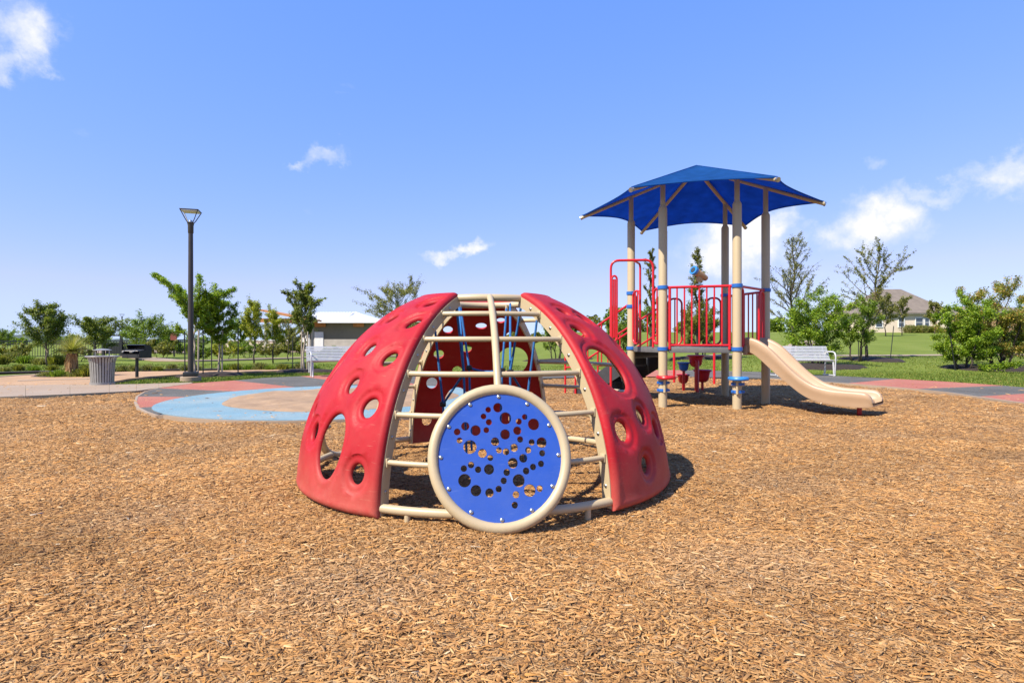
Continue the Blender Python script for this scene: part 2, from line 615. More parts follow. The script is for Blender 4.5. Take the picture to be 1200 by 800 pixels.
def mulch_mat():
    m = bpy.data.materials.new('wood chip bed')
    m.use_nodes = True
    N, L, b = nodes(m)
    b.inputs['Roughness'].default_value = 0.95
    b.inputs['Specular IOR Level'].default_value = 0.15
    tc = N.new('ShaderNodeTexCoord')
    vo = N.new('ShaderNodeTexVoronoi')
    vo.inputs['Scale'].default_value = 55
    vo.inputs['Randomness'].default_value = 1
    nz = N.new('ShaderNodeTexNoise')
    nz.inputs['Scale'].default_value = 30
    nz.inputs['Detail'].default_value = 3
    L.new(tc.outputs['Object'], nz.inputs['Vector'])
    ad = N.new('ShaderNodeMix')
    ad.data_type = 'VECTOR'
    ad.inputs[0].default_value = 0.06
    L.new(tc.outputs['Object'], ad.inputs[4])
    L.new(nz.outputs['Color'], ad.inputs[5])
    L.new(ad.outputs[1], vo.inputs['Vector'])
    sep = N.new('ShaderNodeSeparateColor')
    L.new(vo.outputs['Color'], sep.inputs[0])
    cr = N.new('ShaderNodeValToRGB')
    e = cr.color_ramp.elements
    e[0].position = 0.0; e[0].color = (0.15, 0.078, 0.036, 1)
    e[1].position = 1.0; e[1].color = (0.58, 0.38, 0.20, 1)
    for p, c in ((0.3, (0.33, 0.17, 0.066)), (0.6, (0.44, 0.24, 0.095)), (0.85, (0.52, 0.30, 0.13))):
        q = e.new(p); q.color = (*c, 1)
    L.new(sep.outputs[0], cr.inputs[0])
    big = N.new('ShaderNodeTexNoise')
    big.inputs['Scale'].default_value = 1.3
    big.inputs['Detail'].default_value = 4
    L.new(tc.outputs['Object'], big.inputs['Vector'])
    mr = N.new('ShaderNodeMapRange')
    mr.inputs['From Min'].default_value = .3; mr.inputs['From Max'].default_value = .7
    mr.inputs['To Min'].default_value = .72; mr.inputs['To Max'].default_value = .94
    L.new(big.outputs['Fac'], mr.inputs['Value'])
    mx = N.new('ShaderNodeMix'); mx.data_type = 'RGBA'; mx.blend_type = 'MULTIPLY'; mx.inputs[0].default_value = 1
    L.new(cr.outputs[0], mx.inputs[6]); L.new(mr.outputs[0], mx.inputs[7])
    L.new(mx.outputs[2], b.inputs['Base Color'])
    bp = N.new('ShaderNodeBump')
    bp.inputs['Strength'].default_value = 1.0
    bp.inputs['Distance'].default_value = 0.02
    L.new(vo.outputs['Distance'], bp.inputs['Height'])
    L.new(bp.outputs[0], b.inputs['Normal'])
    return m


def grass_mat():
    m = bpy.data.materials.new('mown lawn')
    m.use_nodes = True
    N, L, b = nodes(m)
    b.inputs['Roughness'].default_value = 0.9
    b.inputs['Specular IOR Level'].default_value = 0.1
    tc = N.new('ShaderNodeTexCoord')
    n1 = N.new('ShaderNodeTexNoise'); n1.inputs['Scale'].default_value = 0.6; n1.inputs['Detail'].default_value = 8
    n2 = N.new('ShaderNodeTexNoise'); n2.inputs['Scale'].default_value = 14; n2.inputs['Detail'].default_value = 6
    mp = N.new('ShaderNodeMapping'); mp.inputs['Scale'].default_value = (1, .45, 1)
    L.new(tc.outputs['Object'], mp.inputs[0])
    L.new(mp.outputs[0], n1.inputs['Vector']); L.new(tc.outputs['Object'], n2.inputs['Vector'])
    cr = N.new('ShaderNodeValToRGB')
    e = cr.color_ramp.elements
    e[0].position = .25; e[0].color = (0.100, 0.130, 0.020, 1)
    e[1].position = .8; e[1].color = (0.235, 0.232, 0.066, 1)
    q = e.new(.55); q.color = (0.140, 0.180, 0.030, 1)
    ad = N.new('ShaderNodeMath'); ad.operation = 'MULTIPLY_ADD'; ad.inputs[1].default_value = .35
    L.new(n2.outputs['Fac'], ad.inputs[0])
    m2 = N.new('ShaderNodeMath'); m2.operation = 'MULTIPLY'; m2.inputs[1].default_value = .65
    L.new(n1.outputs['Fac'], m2.inputs[0]); L.new(m2.outputs[0], ad.inputs[2])
    L.new(ad.outputs[0], cr.inputs[0]); L.new(cr.outputs[0], b.inputs['Base Color'])
    bp = N.new('ShaderNodeBump'); bp.inputs['Strength'].default_value = .8; bp.inputs['Distance'].default_value = .05
    L.new(n2.outputs['Fac'], bp.inputs['Height']); L.new(bp.outputs[0], b.inputs['Normal'])
    return m


M['mulch'] = mulch_mat()
M['lawn'] = grass_mat()
M['chips'] = attr_mat('wood chips', 0.85, 0, .2, (.88, .855, .83))
M['sand'] = mat('pale sand', (0.36, 0.235, 0.135), 0.95, .25, 3, 1.0, 14, dust=(.30, .20, .12), dust_amt=.55, dust_scale=4)
M['hill'] = mat('distant wooded hill', (0.06, 0.085, 0.075), 1, .3, .02)

# ------------------------------------------------------------------ ground
Z_GRASS = -0.085


def terrain(x, y):
    x = np.asarray(x, float); y = np.asarray(y, float)
    w = smooth01((x - 1.0) / 9.0)
    rise = np.clip((y - 17.8) * 0.036, 0, 2.45) * smooth01((y - 17.5) / 3)
    return Z_GRASS + w * rise


def tz(x, y):
    return float(terrain(x, y))


gx = np.unique(np.concatenate([np.linspace(-1500, -90, 14), np.arange(-90, 110, 2.0), np.linspace(110, 1500, 14)]))
gy = np.unique(np.concatenate([np.linspace(-60, 0, 6), np.arange(0, 110, 1.5), np.linspace(110, 2500, 18)]))
GX, GY = np.meshgrid(gx, gy)
GZ = terrain(GX, GY)
nx, ny = len(gx), len(gy)
idx = np.arange(nx * ny).reshape(ny, nx)
q = np.stack([idx[:-1, :-1], idx[:-1, 1:], idx[1:, 1:], idx[1:, :-1]], -1).reshape(-1, 4)
ground = link_mesh('ground', np_mesh('ground', np.stack([GX, GY, GZ], -1).reshape(-1, 3), q.ravel(), np.full(len(q), 4), M['lawn'], smooth=True))
struct(ground)

# distant hills on the left
mb = MB()
for (x0, x1, y0, hh) in ((-820, -560, 760, 9.5), (-640, -420, 800, 5), (330, 900, 760, 10), (-420, 400, 900, 5)):
    n = 26
    rr = random.Random(int(x1) + 1000)
    vs = []
    for i in range(n + 1):
        t = i / n
        x = x0 + (x1 - x0) * t
        z = hh * (math.sin(PI * t) ** .7) * (1 + .25 * math.sin(7 * t + x0) + rr.uniform(-.08, .08))
        vs += [(x, y0, -2), (x, y0 + 25, max(z, -1)), (x, y0 + 120, -2)]
    fs = []
    for i in range(n):
        a = i * 3
        fs += [(a, a + 3, a + 4, a + 1), (a + 1, a + 4, a + 5, a + 2)]
    mb.add(vs, fs, True)
struct(mb.build('hills', M['hill'], None))

# play surface of wood chips
BLUE_C = (-2.80, 9.50)
BLUE_R = 2.72
O_PX = [(184, 486.5), (172, 482.5), (162, 477.5), (158.5, 471), (160.6, 464.4), (170, 458.5), (185.5, 454.7), (225, 449), (274, 445.6),
        (310, 442.5), (352, 440.6), (420, 438), (500, 436), (600, 434.3), (700, 433.3), (800, 433.5), (890, 435.5), (975, 440),
        (1050, 443.7), (1110, 447), (1177, 451.7), (1250, 458), (1330, 468)]
O_CUT = [0, 2, 4, 6, 8, 10, 11, 12, 13, 14, 15, 16, 18, 20, 21, 22]
I_PX = [(196, 481), (192, 475.5), (234, 465), (282, 458.5), (351, 454), (435, 452.5), (505, 453), (560, 447.5), (630, 443), (715, 441),
        (800, 441), (900, 443), (992, 449), (1030, 452), (1072, 455.5), (1110, 459.5), (1145, 464.5), (1215, 474)]
I_CUT = [0, 1, 2, 3, 4, 5, 6, 7, 8, 9, 10, 11, 12, 14, 16, 17]
SEG_RED = [0, 1, 0, 1, 0, 1, 0, 1, 0, 1, 0, 0, 1, 0, 1]
OUT = [at(*p) for p in O_PX]
INN = [at(*p) for p in I_PX]


def arc(c, r, a0, a1, n):
    return [(c[0] + r * math.cos(R_(a0 + (a1 - a0) * i / n)), c[1] + r * math.sin(R_(a0 + (a1 - a0) * i / n))) for i in range(n + 1)]


# outline of everything that is rubber or sand, used to keep chips off it
RUBBER_POLY = OUT + INN[::-1][:-7] + arc(BLUE_C, BLUE_R + .07, 25, -126, 30)
MULCH_POLY = [(-26, 0.2), (26, 0.2), (26, 4.5), at(1330, 468), at(1200, 452.6)] + OUT[::-1][3:15] + [at(205, 449.5), at(160, 458), at(120, 460), at(60, 463), at(0, 465), (-14, 9.2), (-26, 7.9)]


def bumps(x, y):
    return (0.013 * np.sin(2.3 * x + 1.1 * y) + 0.011 * np.sin(3.9 * y - 1.7 * x + 1) + 0.008 * np.sin(6.1 * x + 4.7 * y + 2)
            + 0.004 * np.sin(11 * x - 7 * y) + 0.003 * np.sin(17 * y + 13 * x + .6))


bx = np.arange(-26, 26.01, .16)
by = np.arange(0.2, 19.5, .16)
BX, BY = np.meshgrid(bx, by)
ins = in_poly(BX.ravel(), BY.ravel(), MULCH_POLY).reshape(BX.shape)
rub = in_poly(BX.ravel(), BY.ravel(), RUBBER_POLY).reshape(BX.shape)
BZ = np.where(rub, -0.055, -0.030 + bumps(BX, BY) * .9)
idx = np.arange(BX.size).reshape(BX.shape)
keep = ins[:-1, :-1] & ins[:-1, 1:] & ins[1:, 1:] & ins[1:, :-1]
q = np.stack([idx[:-1, :-1], idx[:-1, 1:], idx[1:, 1:], idx[1:, :-1]], -1)[keep]
used = np.unique(q)
remap = np.zeros(BX.size, int)
remap[used] = np.arange(len(used))
vv = np.stack([BX, BY, BZ], -1).reshape(-1, 3)[used]
mulch = struct(link_mesh('wood_chip_bed', np_mesh('wood_chip_bed', vv, remap[q].ravel(), np.full(len(q), 4), M['mulch'], smooth=True)))


def make_chips():
    rng = np.random.default_rng(7)
    xs, ys = [], []
    # (y0, y1, chips per square metre)
    for (y0, y1, dens) in ((1.15, 2.0, 11000), (2.0, 3.0, 9200), (3.0, 4.0, 6400), (4.0, 5.5, 3600), (5.5, 7.5, 1700), (7.5, 10, 850), (10, 15.8, 380)):
        half = 0.93 * y1 + 0.5
        n = int(dens * (y1 - y0) * 2 * half)
        x = rng.uniform(-half, half, n); y = rng.uniform(y0, y1, n)
        k = (np.abs(x) < .93 * y + .5)
        xs.append(x[k]); ys.append(y[k])
    x = np.concatenate(xs); y = np.concatenate(ys)
    k = in_poly(x, y, MULCH_POLY) & ~in_poly(x, y, RUBBER_POLY)
    # a few strays on the rubber and the path edge
    stray = (~k) & (rng.random(len(x)) < .025) & (y < 13)
    zoff = np.where(stray, 0.04, 0)
    k = k | stray
    x, y, zoff = x[k], y[k], zoff[k]
    n = len(x)
    far = 1 + np.clip((y - 3) * .10, 0, .85)
    Ln = (rng.lognormal(np.log(.0205), .46, n)).clip(.008, .055) * far
    Wd = Ln * rng.uniform(.09, .33, n)
    Wd = Wd.clip(.0026, .0095 * far)
    Th = Wd * rng.uniform(.18, .5, n)
    # a few long slivers and broad flat flakes
    big = rng.random(n) < .002
    Ln[big] *= 1.6; Wd[big] *= 1.5
    yaw = rng.normal(.25, .95, n)
    flip = rng.random(n) < .28
    yaw[flip] = rng.uniform(0, 2 * np.pi, flip.sum())
    pit = rng.normal(0, .16, n)
    rol = rng.normal(0, .30, n)
    z = -0.030 + bumps(x, y) * .9 + rng.uniform(-.002, .009, n) + zoff
    t1 = rng.uniform(.25, 1, n); t2 = rng.uniform(.25, 1, n)
    bend = rng.normal(0, .1, n) * Ln
    rd = rng.uniform(-.4, .4, n)
    loc = np.zeros((n, 6, 3))
    for e, (sx, tt) in enumerate(((-.5, t1), (.5, t2))):
        loc[:, e * 3 + 0] = np.stack([sx * Ln, -Wd / 2 * tt, -Th * .3], -1)
        loc[:, e * 3 + 1] = np.stack([sx * Ln + rng.normal(0, .05, n) * Ln, Wd / 2 * tt, -Th * .3], -1)
        loc[:, e * 3 + 2] = np.stack([sx * Ln * .94, rd * Wd * tt, Th * .9], -1)
    loc[:, 3:, 1] += bend[:, None]
    cr, sr = np.cos(rol)[:, None], np.sin(rol)[:, None]
    X, Y, Z = loc[..., 0], loc[..., 1], loc[..., 2]
    Y, Z = Y * cr - Z * sr, Y * sr + Z * cr
    cp, sp = np.cos(pit)[:, None], np.sin(pit)[:, None]
    X, Z = X * cp + Z * sp, -X * sp + Z * cp
    cy, sy = np.cos(yaw)[:, None], np.sin(yaw)[:, None]
    X, Y = X * cy - Y * sy, X * sy + Y * cy
    V = np.stack([X + x[:, None], Y + y[:, None], Z + z[:, None]], -1).reshape(-1, 3)
    base = np.arange(n)[:, None] * 6
    quads = np.concatenate([base + np.array([[0, 3, 5, 2]]), base + np.array([[2, 5, 4, 1]])], 0)
    tris = np.concatenate([base + np.array([[0, 2, 1]]), base + np.array([[3, 4, 5]])], 0)
    flat = np.concatenate([quads.ravel(), tris.ravel()])
    cnt = np.concatenate([np.full(len(quads), 4), np.full(len(tris), 3)])
    pal = np.array([(.50, .275, .108), (.44, .230, .084), (.56, .325, .135), (.63, .40, .185), (.35, .172, .064), (.22, .112, .048), (.38, .25, .135), (.70, .52, .30), (.51, .25, .072)])
    pr = np.array([.27, .20, .20, .08, .10, .04, .05, .008, .06])
    c = pal[rng.choice(len(pal), n, p=pr / pr.sum())] * rng.uniform(.82, 1.18, (n, 1))
    patch = 1 + .09 * np.sin(1.9 * x + .7 + np.sin(2.3 * y)) * np.sin(1.6 * y + 1.1 + 1.4 * np.sin(1.1 * x)) + .07 * np.sin(.8 * x - 2.1 * y) + .07 * np.sin(4.3 * x + 2 * np.sin(3.1 * y)) * np.sin(3.7 * y + 2 * np.sin(2.7 * x))
    damp = np.clip(np.sin(1.3 * x + 2.2 + np.sin(1.9 * y)) * np.sin(1.7 * y + .4 + np.sin(1.3 * x)) - .72, 0, 1) * 1.1
    patch = patch * (1 - damp)
    c = c * patch[:, None]
    # weathered grey zones and a scatter of fresh pale flakes
    wz = np.clip(np.sin(2.1 * x + 1.2 * np.sin(1.7 * y) + .5) * np.sin(2.6 * y + 1.5 * np.sin(1.3 * x)) - .45, 0, .5)[:, None] * .55
    grey = c.mean(1, keepdims=True) * np.array([[1.10, .90, .66]])
    c = c * (1 - wz) + grey * wz
    pale = big & (rng.random(n) < .35)
    c[pale] = np.array([.74, .62, .44])
    cols = np.repeat(c, 6, 0)
    return np_mesh('wood_chips', V, flat, cnt, M['chips'], cols)


chips = link_mesh('wood_chips', make_chips())
tag(chips, 'loose tan and golden wood chips covering the play area', 'wood chips', kind='stuff')

# rubber path made of alternating panels
rub_base = MB()
rub_base.prism(RUBBER_POLY, -.11, -0.006)
rubber = struct(rub_base.build('rubber_path', M['rubber_edge']))
for k in range(len(O_CUT) - 1):
    o_part = OUT[O_CUT[k]:O_CUT[k + 1] + 1]
    i_part = INN[I_CUT[k]:I_CUT[k + 1] + 1]
    p = MB().prism(o_part + i_part[::-1], -.04, 0.000)
    p.build('rubber_panel', M['rubber_red'] if SEG_RED[k] else M['rubber_grey'], rubber)
ring = MB()
n = 72
vs, fs = [], []
for k in range(n):
    a = 2 * PI * k / n
    for r, z in ((BLUE_R, -.03), (BLUE_R, .004), (1.82 + .05 * math.sin(3 * a) + .03 * math.sin(7 * a), .004), (1.78, -.03)):
        vs.append((BLUE_C[0] + r * math.cos(a), BLUE_C[1] + r * math.sin(a), z))
for k in range(n):
    l = (k + 1) % n
    for j in range(3):
        fs.append((k * 4 + j, l * 4 + j, l * 4 + j + 1, k * 4 + j + 1))
ring.add(vs, fs)
ring.build('blue_ring', M['rubber_blue'], rubber, None)
# sand in the middle of the blue ring, slightly heaped
vs, fs = [(BLUE_C[0], BLUE_C[1], .03)], []
rings = 16
for i in range(1, rings + 1):
    for k in range(n):
        a = 2 * PI * k / n
        r = (1.86 + .05 * math.sin(3 * a) + .03 * math.sin(7 * a)) * i / rings
        x, y = BLUE_C[0] + r * math.cos(a), BLUE_C[1] + r * math.sin(a)
        z = .03 + .018 * math.sin(5 * x + 2 * y) * math.sin(4 * y) + .012 * math.sin(11 * x - 6 * y)
        if i == rings: z = .006
        vs.append((x, y, z if i < rings else .0055))
for k in range(n):
    fs.append((0, 1 + k, 1 + (k + 1) % n))
for i in range(rings - 1):
    for k in range(n):
        l = (k + 1) % n
        fs.append((1 + i * n + k, 1 + (i + 1) * n + k, 1 + (i + 1) * n + l, 1 + i * n + l))
mb = MB(); mb.add(vs, fs, True)
struct(mb.build('sand', M['sand'], None, None))


def slab(name, pts, m, top, depth=.06):
    return struct(MB().prism(pts, top - depth, top).build(name, m))


# concrete walk on the left, in jointed slabs
walk = bpy.data.objects.new('concrete_path', None); COL.objects.link(walk); struct(walk)
near = [at(-330, 478), at(-220, 474), at(-120, 470), at(-30, 466), at(30, 464), at(82, 461.8), at(128, 459.6), at(160, 458), at(186, 454.6), at(224, 449.2)]
farr = [at(-330, 461), at(-220, 457), at(-120, 454), at(-30, 452), at(30, 451.3), at(82, 450.8), at(128, 450.4), at(160, 450), at(186, 449.2), at(226, 448)]
for i in range(len(near) - 1):
    def lerp(a, b, t): return (a[0] + (b[0] - a[0]) * t, a[1] + (b[1] - a[1]) * t)
    e = .003
    poly = [lerp(near[i], near[i + 1], e), lerp(near[i], near[i + 1], 1 - e), lerp(farr[i], farr[i + 1], 1 - e), lerp(farr[i], farr[i + 1], e)]
    MB().prism(poly, -.08, 0.004).build('concrete_slab', M['concrete'], walk)
# tan granite path behind it
slab('gravel_path', [at(-200, 455), at(-60, 450.6), at(105, 449.8), at(130, 446.5), at(150, 443), at(180, 440), at(222, 437), at(280, 435), at(330, 433.4),
                     at(330, 432), at(280, 433), at(220, 434), at(150, 434.6), at(100, 436.5), at(60, 437.2), at(20, 439.5), at(0, 441), at(-80, 443)],
     M['gravel_tan'], -.016)
def strip(name, a, m, top, w):
    """A thin band following plan points."""
    pts = [Vector((*p, 0)) for p in a]
    l, r = [], []
    for i, p in enumerate(pts):
        t = (pts[min(i + 1, len(pts) - 1)] - pts[max(i - 1, 0)]).normalized()
        nrm = Vector((-t.y, t.x, 0)) * w / 2
        l.append((p.x + nrm.x, p.y + nrm.y)); r.append((p.x - nrm.x, p.y - nrm.y))
    return struct(MB().prism(l + r[::-1], top - .06, top).build(name, m))


strip('path_edging', [at(-80, 442.4), at(0, 440.4), at(20, 438.9), at(48, 437.6)], M['concrete'], -.008, .22)
strip('path_edging', [at(20, 445.4), at(50, 444.3), at(80, 443.6), at(104, 443.1)], M['concrete'], -.009, .30)
# far pale walks and paving
strip('concrete_path', [at(150, 416), at(172, 419), at(196, 421.3), at(230, 421.6), at(262, 420.8), at(310, 419.4), at(372, 417.8), at(450, 416.5), at(560, 416)], M['concrete'], -.012, 1.3)
slab('parking_area', [at(100, 409.4), at(420, 409.4), at(430, 411.6), at(300, 412.2), at(160, 413), at(110, 413)], M['concrete'], -.014)


strip('path_edging', arc(BLUE_C, BLUE_R + .055, -40, -126, 24) + OUT[:7], M['concrete'], .003, .035)
strip('path_edging', INN[11:], M['concrete'], .003, .06)


def ground_strip(name, pts, w, m, lift=.012):
    """A walk that follows the rising lawn."""
    P = []
    for i in range(len(pts) - 1):
        for k in range(6):
            t = k / 6
            P.append(Vector((pts[i][0] + (pts[i + 1][0] - pts[i][0]) * t, pts[i][1] + (pts[i + 1][1] - pts[i][1]) * t, 0)))
    P.append(Vector((*pts[-1], 0)))
    vs, fs = [], []
    for i, p in enumerate(P):
        t = (P[min(i + 1, len(P) - 1)] - P[max(i - 1, 0)]).normalized()
        nrm = Vector((-t.y, t.x, 0)) * w / 2
        for s in (-1, -.33, .33, 1):
            qx, qy = p.x + nrm.x * s, p.y + nrm.y * s
            vs.append((qx, qy, tz(qx, qy) + lift))
    for i in range(len(P) - 1):
        for k in range(3):
            fs.append((i * 4 + k, i * 4 + k + 1, i * 4 + 5 + k, i * 4 + 4 + k))
    mb = MB(); mb.add(vs, fs, True)
    return struct(mb.build(name, m, None, None))


ground_strip('concrete_path', [(8.6, 26.5), (11.5, 28.5), (14.6, 27.2), (19, 27.4), (24.5, 28.2), (34, 29)], .9, M['concrete'], .02)
ground_strip('driveway', [(13.2, 29.5), (19.5, 38), (25, 48)], 2.0, M['concrete'], .02)


def bed(cx, cy, rx, ry, seed, z=None):
    rr = random.Random(seed)
    n = 40
    z0 = tz(cx, cy) if z is None else z
    vs = [(cx, cy, z0 + .12)]
    ph = rr.uniform(0, 6)
    for i in (1, 2, 3):
        for k in range(n):
            a = 2 * PI * k / n
            w = 1 + .07 * math.sin(3 * a + ph) + .05 * math.sin(8 * a + ph * 2) + rr.uniform(-.03, .03)
            r = (.4, .8, 1.0)[i - 1]
            x, y = cx + rx * r * w * math.cos(a), cy + ry * r * w * math.sin(a)
            vs.append((x, y, (tz(x, y) if z is None else z) + (.11, .08, -.03)[i - 1] + rr.uniform(-.008, .008)))
    fs = [(0, 1 + k, 1 + (k + 1) % n) for k in range(n)]
    for i in range(2):
        for k in range(n):
            l = (k + 1) % n
            fs.append((1 + i * n + k, 1 + (i + 1) * n + k, 1 + (i + 1) * n + l, 1 + i * n + l))
    mb = MB(); mb.add(vs, fs, True)
    return struct(mb.build('mulch_bed', M['soil'], None, None))


# ------------------------------------------------------------------ climbing dome
DR = 1.274                                   # radius of the tube frame
PANEL_HALF = R_(30.3)
GAP_HALF = R_(29.7)
EL_TOP = R_(70.6)


def sph(az, el, r):
    """Dome-local point: azimuth from the front (-Y) towards +X, elevation, radius."""
    return Vector((r * math.cos(el) * math.sin(az), -r * math.cos(el) * math.cos(az), r * math.sin(el)))


# openings of one panel, seen from outside: along, up (metres on the shell), half-width, half-height
HOLES = [(.262, .338, .132, .192), (.566, .216, .050, .055), (.512, .582, .055, .058), (.262, .707, .048, .052), (.441, .899, .050, .052),
         (.175, .966, .048, .050), (.333, 1.205, .046, .050), (.225, 1.445, .040, .040), (.0, 1.262, .050, .044),
         (-.365, .820, .150, .165), (-.555, .425, .056, .060), (-.286, .491, .050, .052), (-.395, .206, .050, .050), (-.335, 1.131, .050, .052),
         (-.200, 1.345, .040, .040), (-.045, .385, .050, .055)]


HOLES = [(a - math.copysign(.05 if b < 1.15 else .03, a) if abs(a) > .1 else a, b, c, d) for a, b, c, d in HOLES]


def hole_d(s, t, h):
    q = math.hypot((s - h[0]) / h[2], (t - h[1]) / h[3])
    return (q - 1) * min(h[2], h[3]) if q > 1 else (q - 1) * min(h[2], h[3])


def panel_mesh():
    RO = 1.318
    RI = 1.282
    T0, T1 = R_(0.2) * RO, EL_TOP * RO
    pts, kinds = [], []

    def half(t):
        return PANEL_HALF * RO * math.cos(t / RO)
    # boundary loop
    bl = []
    nb = 58
    for i in range(44):
        s = -half(T0) + 2 * half(T0) * i / 44
        bl.append((s, T0))
    for i in range(nb):
        t = T0 + (T1 - T0) * i / nb
        bl.append((half(t), t))
    for i in range(20):
        bl.append((half(T1) - 2 * half(T1) * i / 20, T1))
    for i in range(nb):
        t = T1 - (T1 - T0) * i / nb
        bl.append((-half(t), t))
    verts = list(bl)
    edges = [(i, (i + 1) % len(bl)) for i in range(len(bl))]
    hole_loops = []

    def bdist(s, t):
        return min((PANEL_HALF - abs(s) / (RO * math.cos(t / RO))) * RO * math.cos(t / RO), t - T0, T1 - t)

    def near_other(s, t, me, lim):
        return any(k != me and hole_d(s, t, h) < lim for k, h in enumerate(HOLES))
    for k, h in enumerate(HOLES):
        cnt = 26 if h[2] < .1 else 52
        loop = []
        for i in range(cnt):
            a = 2 * PI * i / cnt
            loop.append(len(verts))
            verts.append((h[0] + h[2] * math.cos(a), h[1] + h[3] * math.sin(a)))
        edges += [(loop[i], loop[(i + 1) % cnt]) for i in range(cnt)]
        hole_loops.append(loop)
        for j, d in enumerate((.006, .012, .019, .027, .035, .042, .048, .056)):
            for i in range(cnt):
                a = 2 * PI * (i + .5 * (j % 2 == 0)) / cnt
                s, t = h[0] + (h[2] + d) * math.cos(a), h[1] + (h[3] + d) * math.sin(a)
                if bdist(s, t) > .006 and not near_other(s, t, k, d):
                    verts.append((s, t))
    for d in (.006, .013, .022, .033):
        for i in range(0, 110):
            t = T0 + d + (T1 - T0 - 2 * d) * i / 109
            for sg in (-1, 1):
                s = sg * (half(t) - d)
                if not any(hole_d(s, t, h) < .05 for h in HOLES):
                    verts.append((s, t))
        for i in range(0, 60):
            for t in (T0 + d, T1 - d):
                s = (half(t) - d * 1.5) * (-1 + 2 * i / 59)
                if not any(hole_d(s, t, h) < .05 for h in HOLES):
                    verts.append((s, t))
    g = .026
    row = 0
    t = T0 + .045
    while t < T1 - .03:
        s = -half(t) + .045 + (g / 2 if row % 2 else 0)
        while s < half(t) - .04:
            if not any(hole_d(s, t, h) < .064 for h in HOLES):
                verts.append((s, t))
            s += g
        t += g * .87
        row += 1
    v2, e2, f2, ov, oe, of = delaunay_2d_cdt([Vector(p) for p in verts], edges, [], 0, 1e-6)
    tris = []
    for f in f2:
        cx = sum(v2[i].x for i in f) / 3
        cy = sum(v2[i].y for i in f) / 3
        if cy < T0 or cy > T1 or abs(cx) > half(cy) + 1e-4:
            continue
        if any(hole_d(cx, cy, h) < -1e-4 for h in HOLES):
            continue
        tris.append(tuple(f))
    nv = len(v2)
    vo, vi = [], []

    def sm(a, b, x):
        u = min(max((x - a) / (b - a), 0), 1)
        return u * u * (3 - 2 * u)
    for p in v2:
        s, t = p.x, p.y
        el = t / RO
        az = s / (RO * math.cos(el))
        d = min(hole_d(s, t, h) for h in HOLES)
        b = bdist(s, t)
        off = -.012 * (1 - sm(.043, .050, d)) - .014 * max(0, 1 - d / .015) ** 2
        off -= .017 * max(0, 1 - b / .020) ** 2
        off += .005 * math.exp(-((b - .034) / .014) ** 2)
        off += .0025 * math.sin(4 * s + 3) * math.sin(5 * t)
        vo.append(sph(az, el, RO + off))
        vi.append(sph(az, el, RI))
    faces = []
    for a, b_, c in tris:
        pa, pb, pc = vo[a], vo[b_], vo[c]
        nrm = (pb - pa).cross(pc - pa)
        if nrm.dot(pa) < 0:
            a, b_, c = a, c, b_
        faces.append((a, b_, c))
    # walls along every border edge
    cnt = {}
    for (a, b_, c) in faces:
        for e in ((a, b_), (b_, c), (c, a)):
            cnt[e] = cnt.get(e, 0) + 1
    walls = [e for e in cnt if (e[1], e[0]) not in cnt]
    mb = MB()
    mb.add(vo, faces, True)
    mb.add(vi, [(a, c, b_) for a, b_, c in faces], True)
    for a, b_ in walls:
        mb.f.append((b_, a, a + nv, b_ + nv))
        mb.s.append(True)
    used = sorted({i for f in mb.f for i in f})
    rm = {o: i for i, o in enumerate(used)}
    mb.v = [mb.v[i] for i in used]
    mb.f = [tuple(rm[i] for i in f) for f in mb.f]
    return mb.mesh('climbing_panel', M['red_plastic'], R_(55))


DOME_LOC = (-.192, 4.235, -0.012)
dome = thing('climbing_dome', 'red and beige climbing dome with round holes and blue bubble panel on the wood chips', 'climbing dome', DOME_LOC, R_(6))
dome.scale = (1, 1, 1.036)
pm = panel_mesh()


def rail_mesh():
    """Flat beige bar following the edge of a panel; the wide face looks into the gap."""
    mb = MB()
    n = 30
    vs, fs = [], []
    for i in range(n + 1):
        el = R_(0.6) + (EL_TOP - R_(.6)) * i / n
        for (r, w) in ((1.287, -.006), (1.287, .006), (1.220, .006), (1.220, -.006)):
            p = sph(0, el, r)
            vs.append(p + Vector((w, 0, 0)))
    for i in range(n):
        for k in range(4):
            l = (k + 1) % 4
            fs.append((i * 4 + k, i * 4 + l, (i + 1) * 4 + l, (i + 1) * 4 + k))
    fs += [(3, 2, 1, 0), (n * 4, n * 4 + 1, n * 4 + 2, n * 4 + 3)]
    mb.add(vs, fs)
    return mb.mesh('edge_rail', M['beige_metal'], R_(30))


rm_ = rail_mesh()
bolt_me = MB().lathe([(.011, -.004), (.011, .003), (.008, .006), (.003, .007)], n=10).mesh('bolt', M['steel'], R_(40))


def put_bolt(parent, p, direction, scale=1.0):
    o = link_mesh('bolt', bolt_me, parent)
    o.matrix_local = Matrix.Translation(p) @ Vector(direction).to_track_quat('Z', 'Y').to_matrix().to_4x4() @ Matrix.Scale(scale, 4)
    return o


for k in range(3):
    ca = R_(60 + 120 * k)
    p = link_mesh('climbing_panel', pm, dome)
    p.rotation_euler = (0, 0, ca)
    for sg in (-1, 1):
        a = ca + sg * (PANEL_HALF + R_(.0))
        r = link_mesh('edge_rail', rm_, dome)
        r.rotation_euler = (0, 0, a)
        for el in (6, 19, 31, 42, 53, 64):
            put_bolt(r, sph(0, R_(el), 1.254) + Vector((-sg * .006 * -1 if False else sg * .007, 0, 0)), (sg, 0, 0), .9)

ELS = [R_(e) for e in (59.5, 47.5, 35.8, 24.55, 12.95)]


def lat_arc(c, half0, half1, el, r, n=8):
    return [sph(c + half0 + (half1 - half0) * i / n, el, r) for i in range(n + 1)]


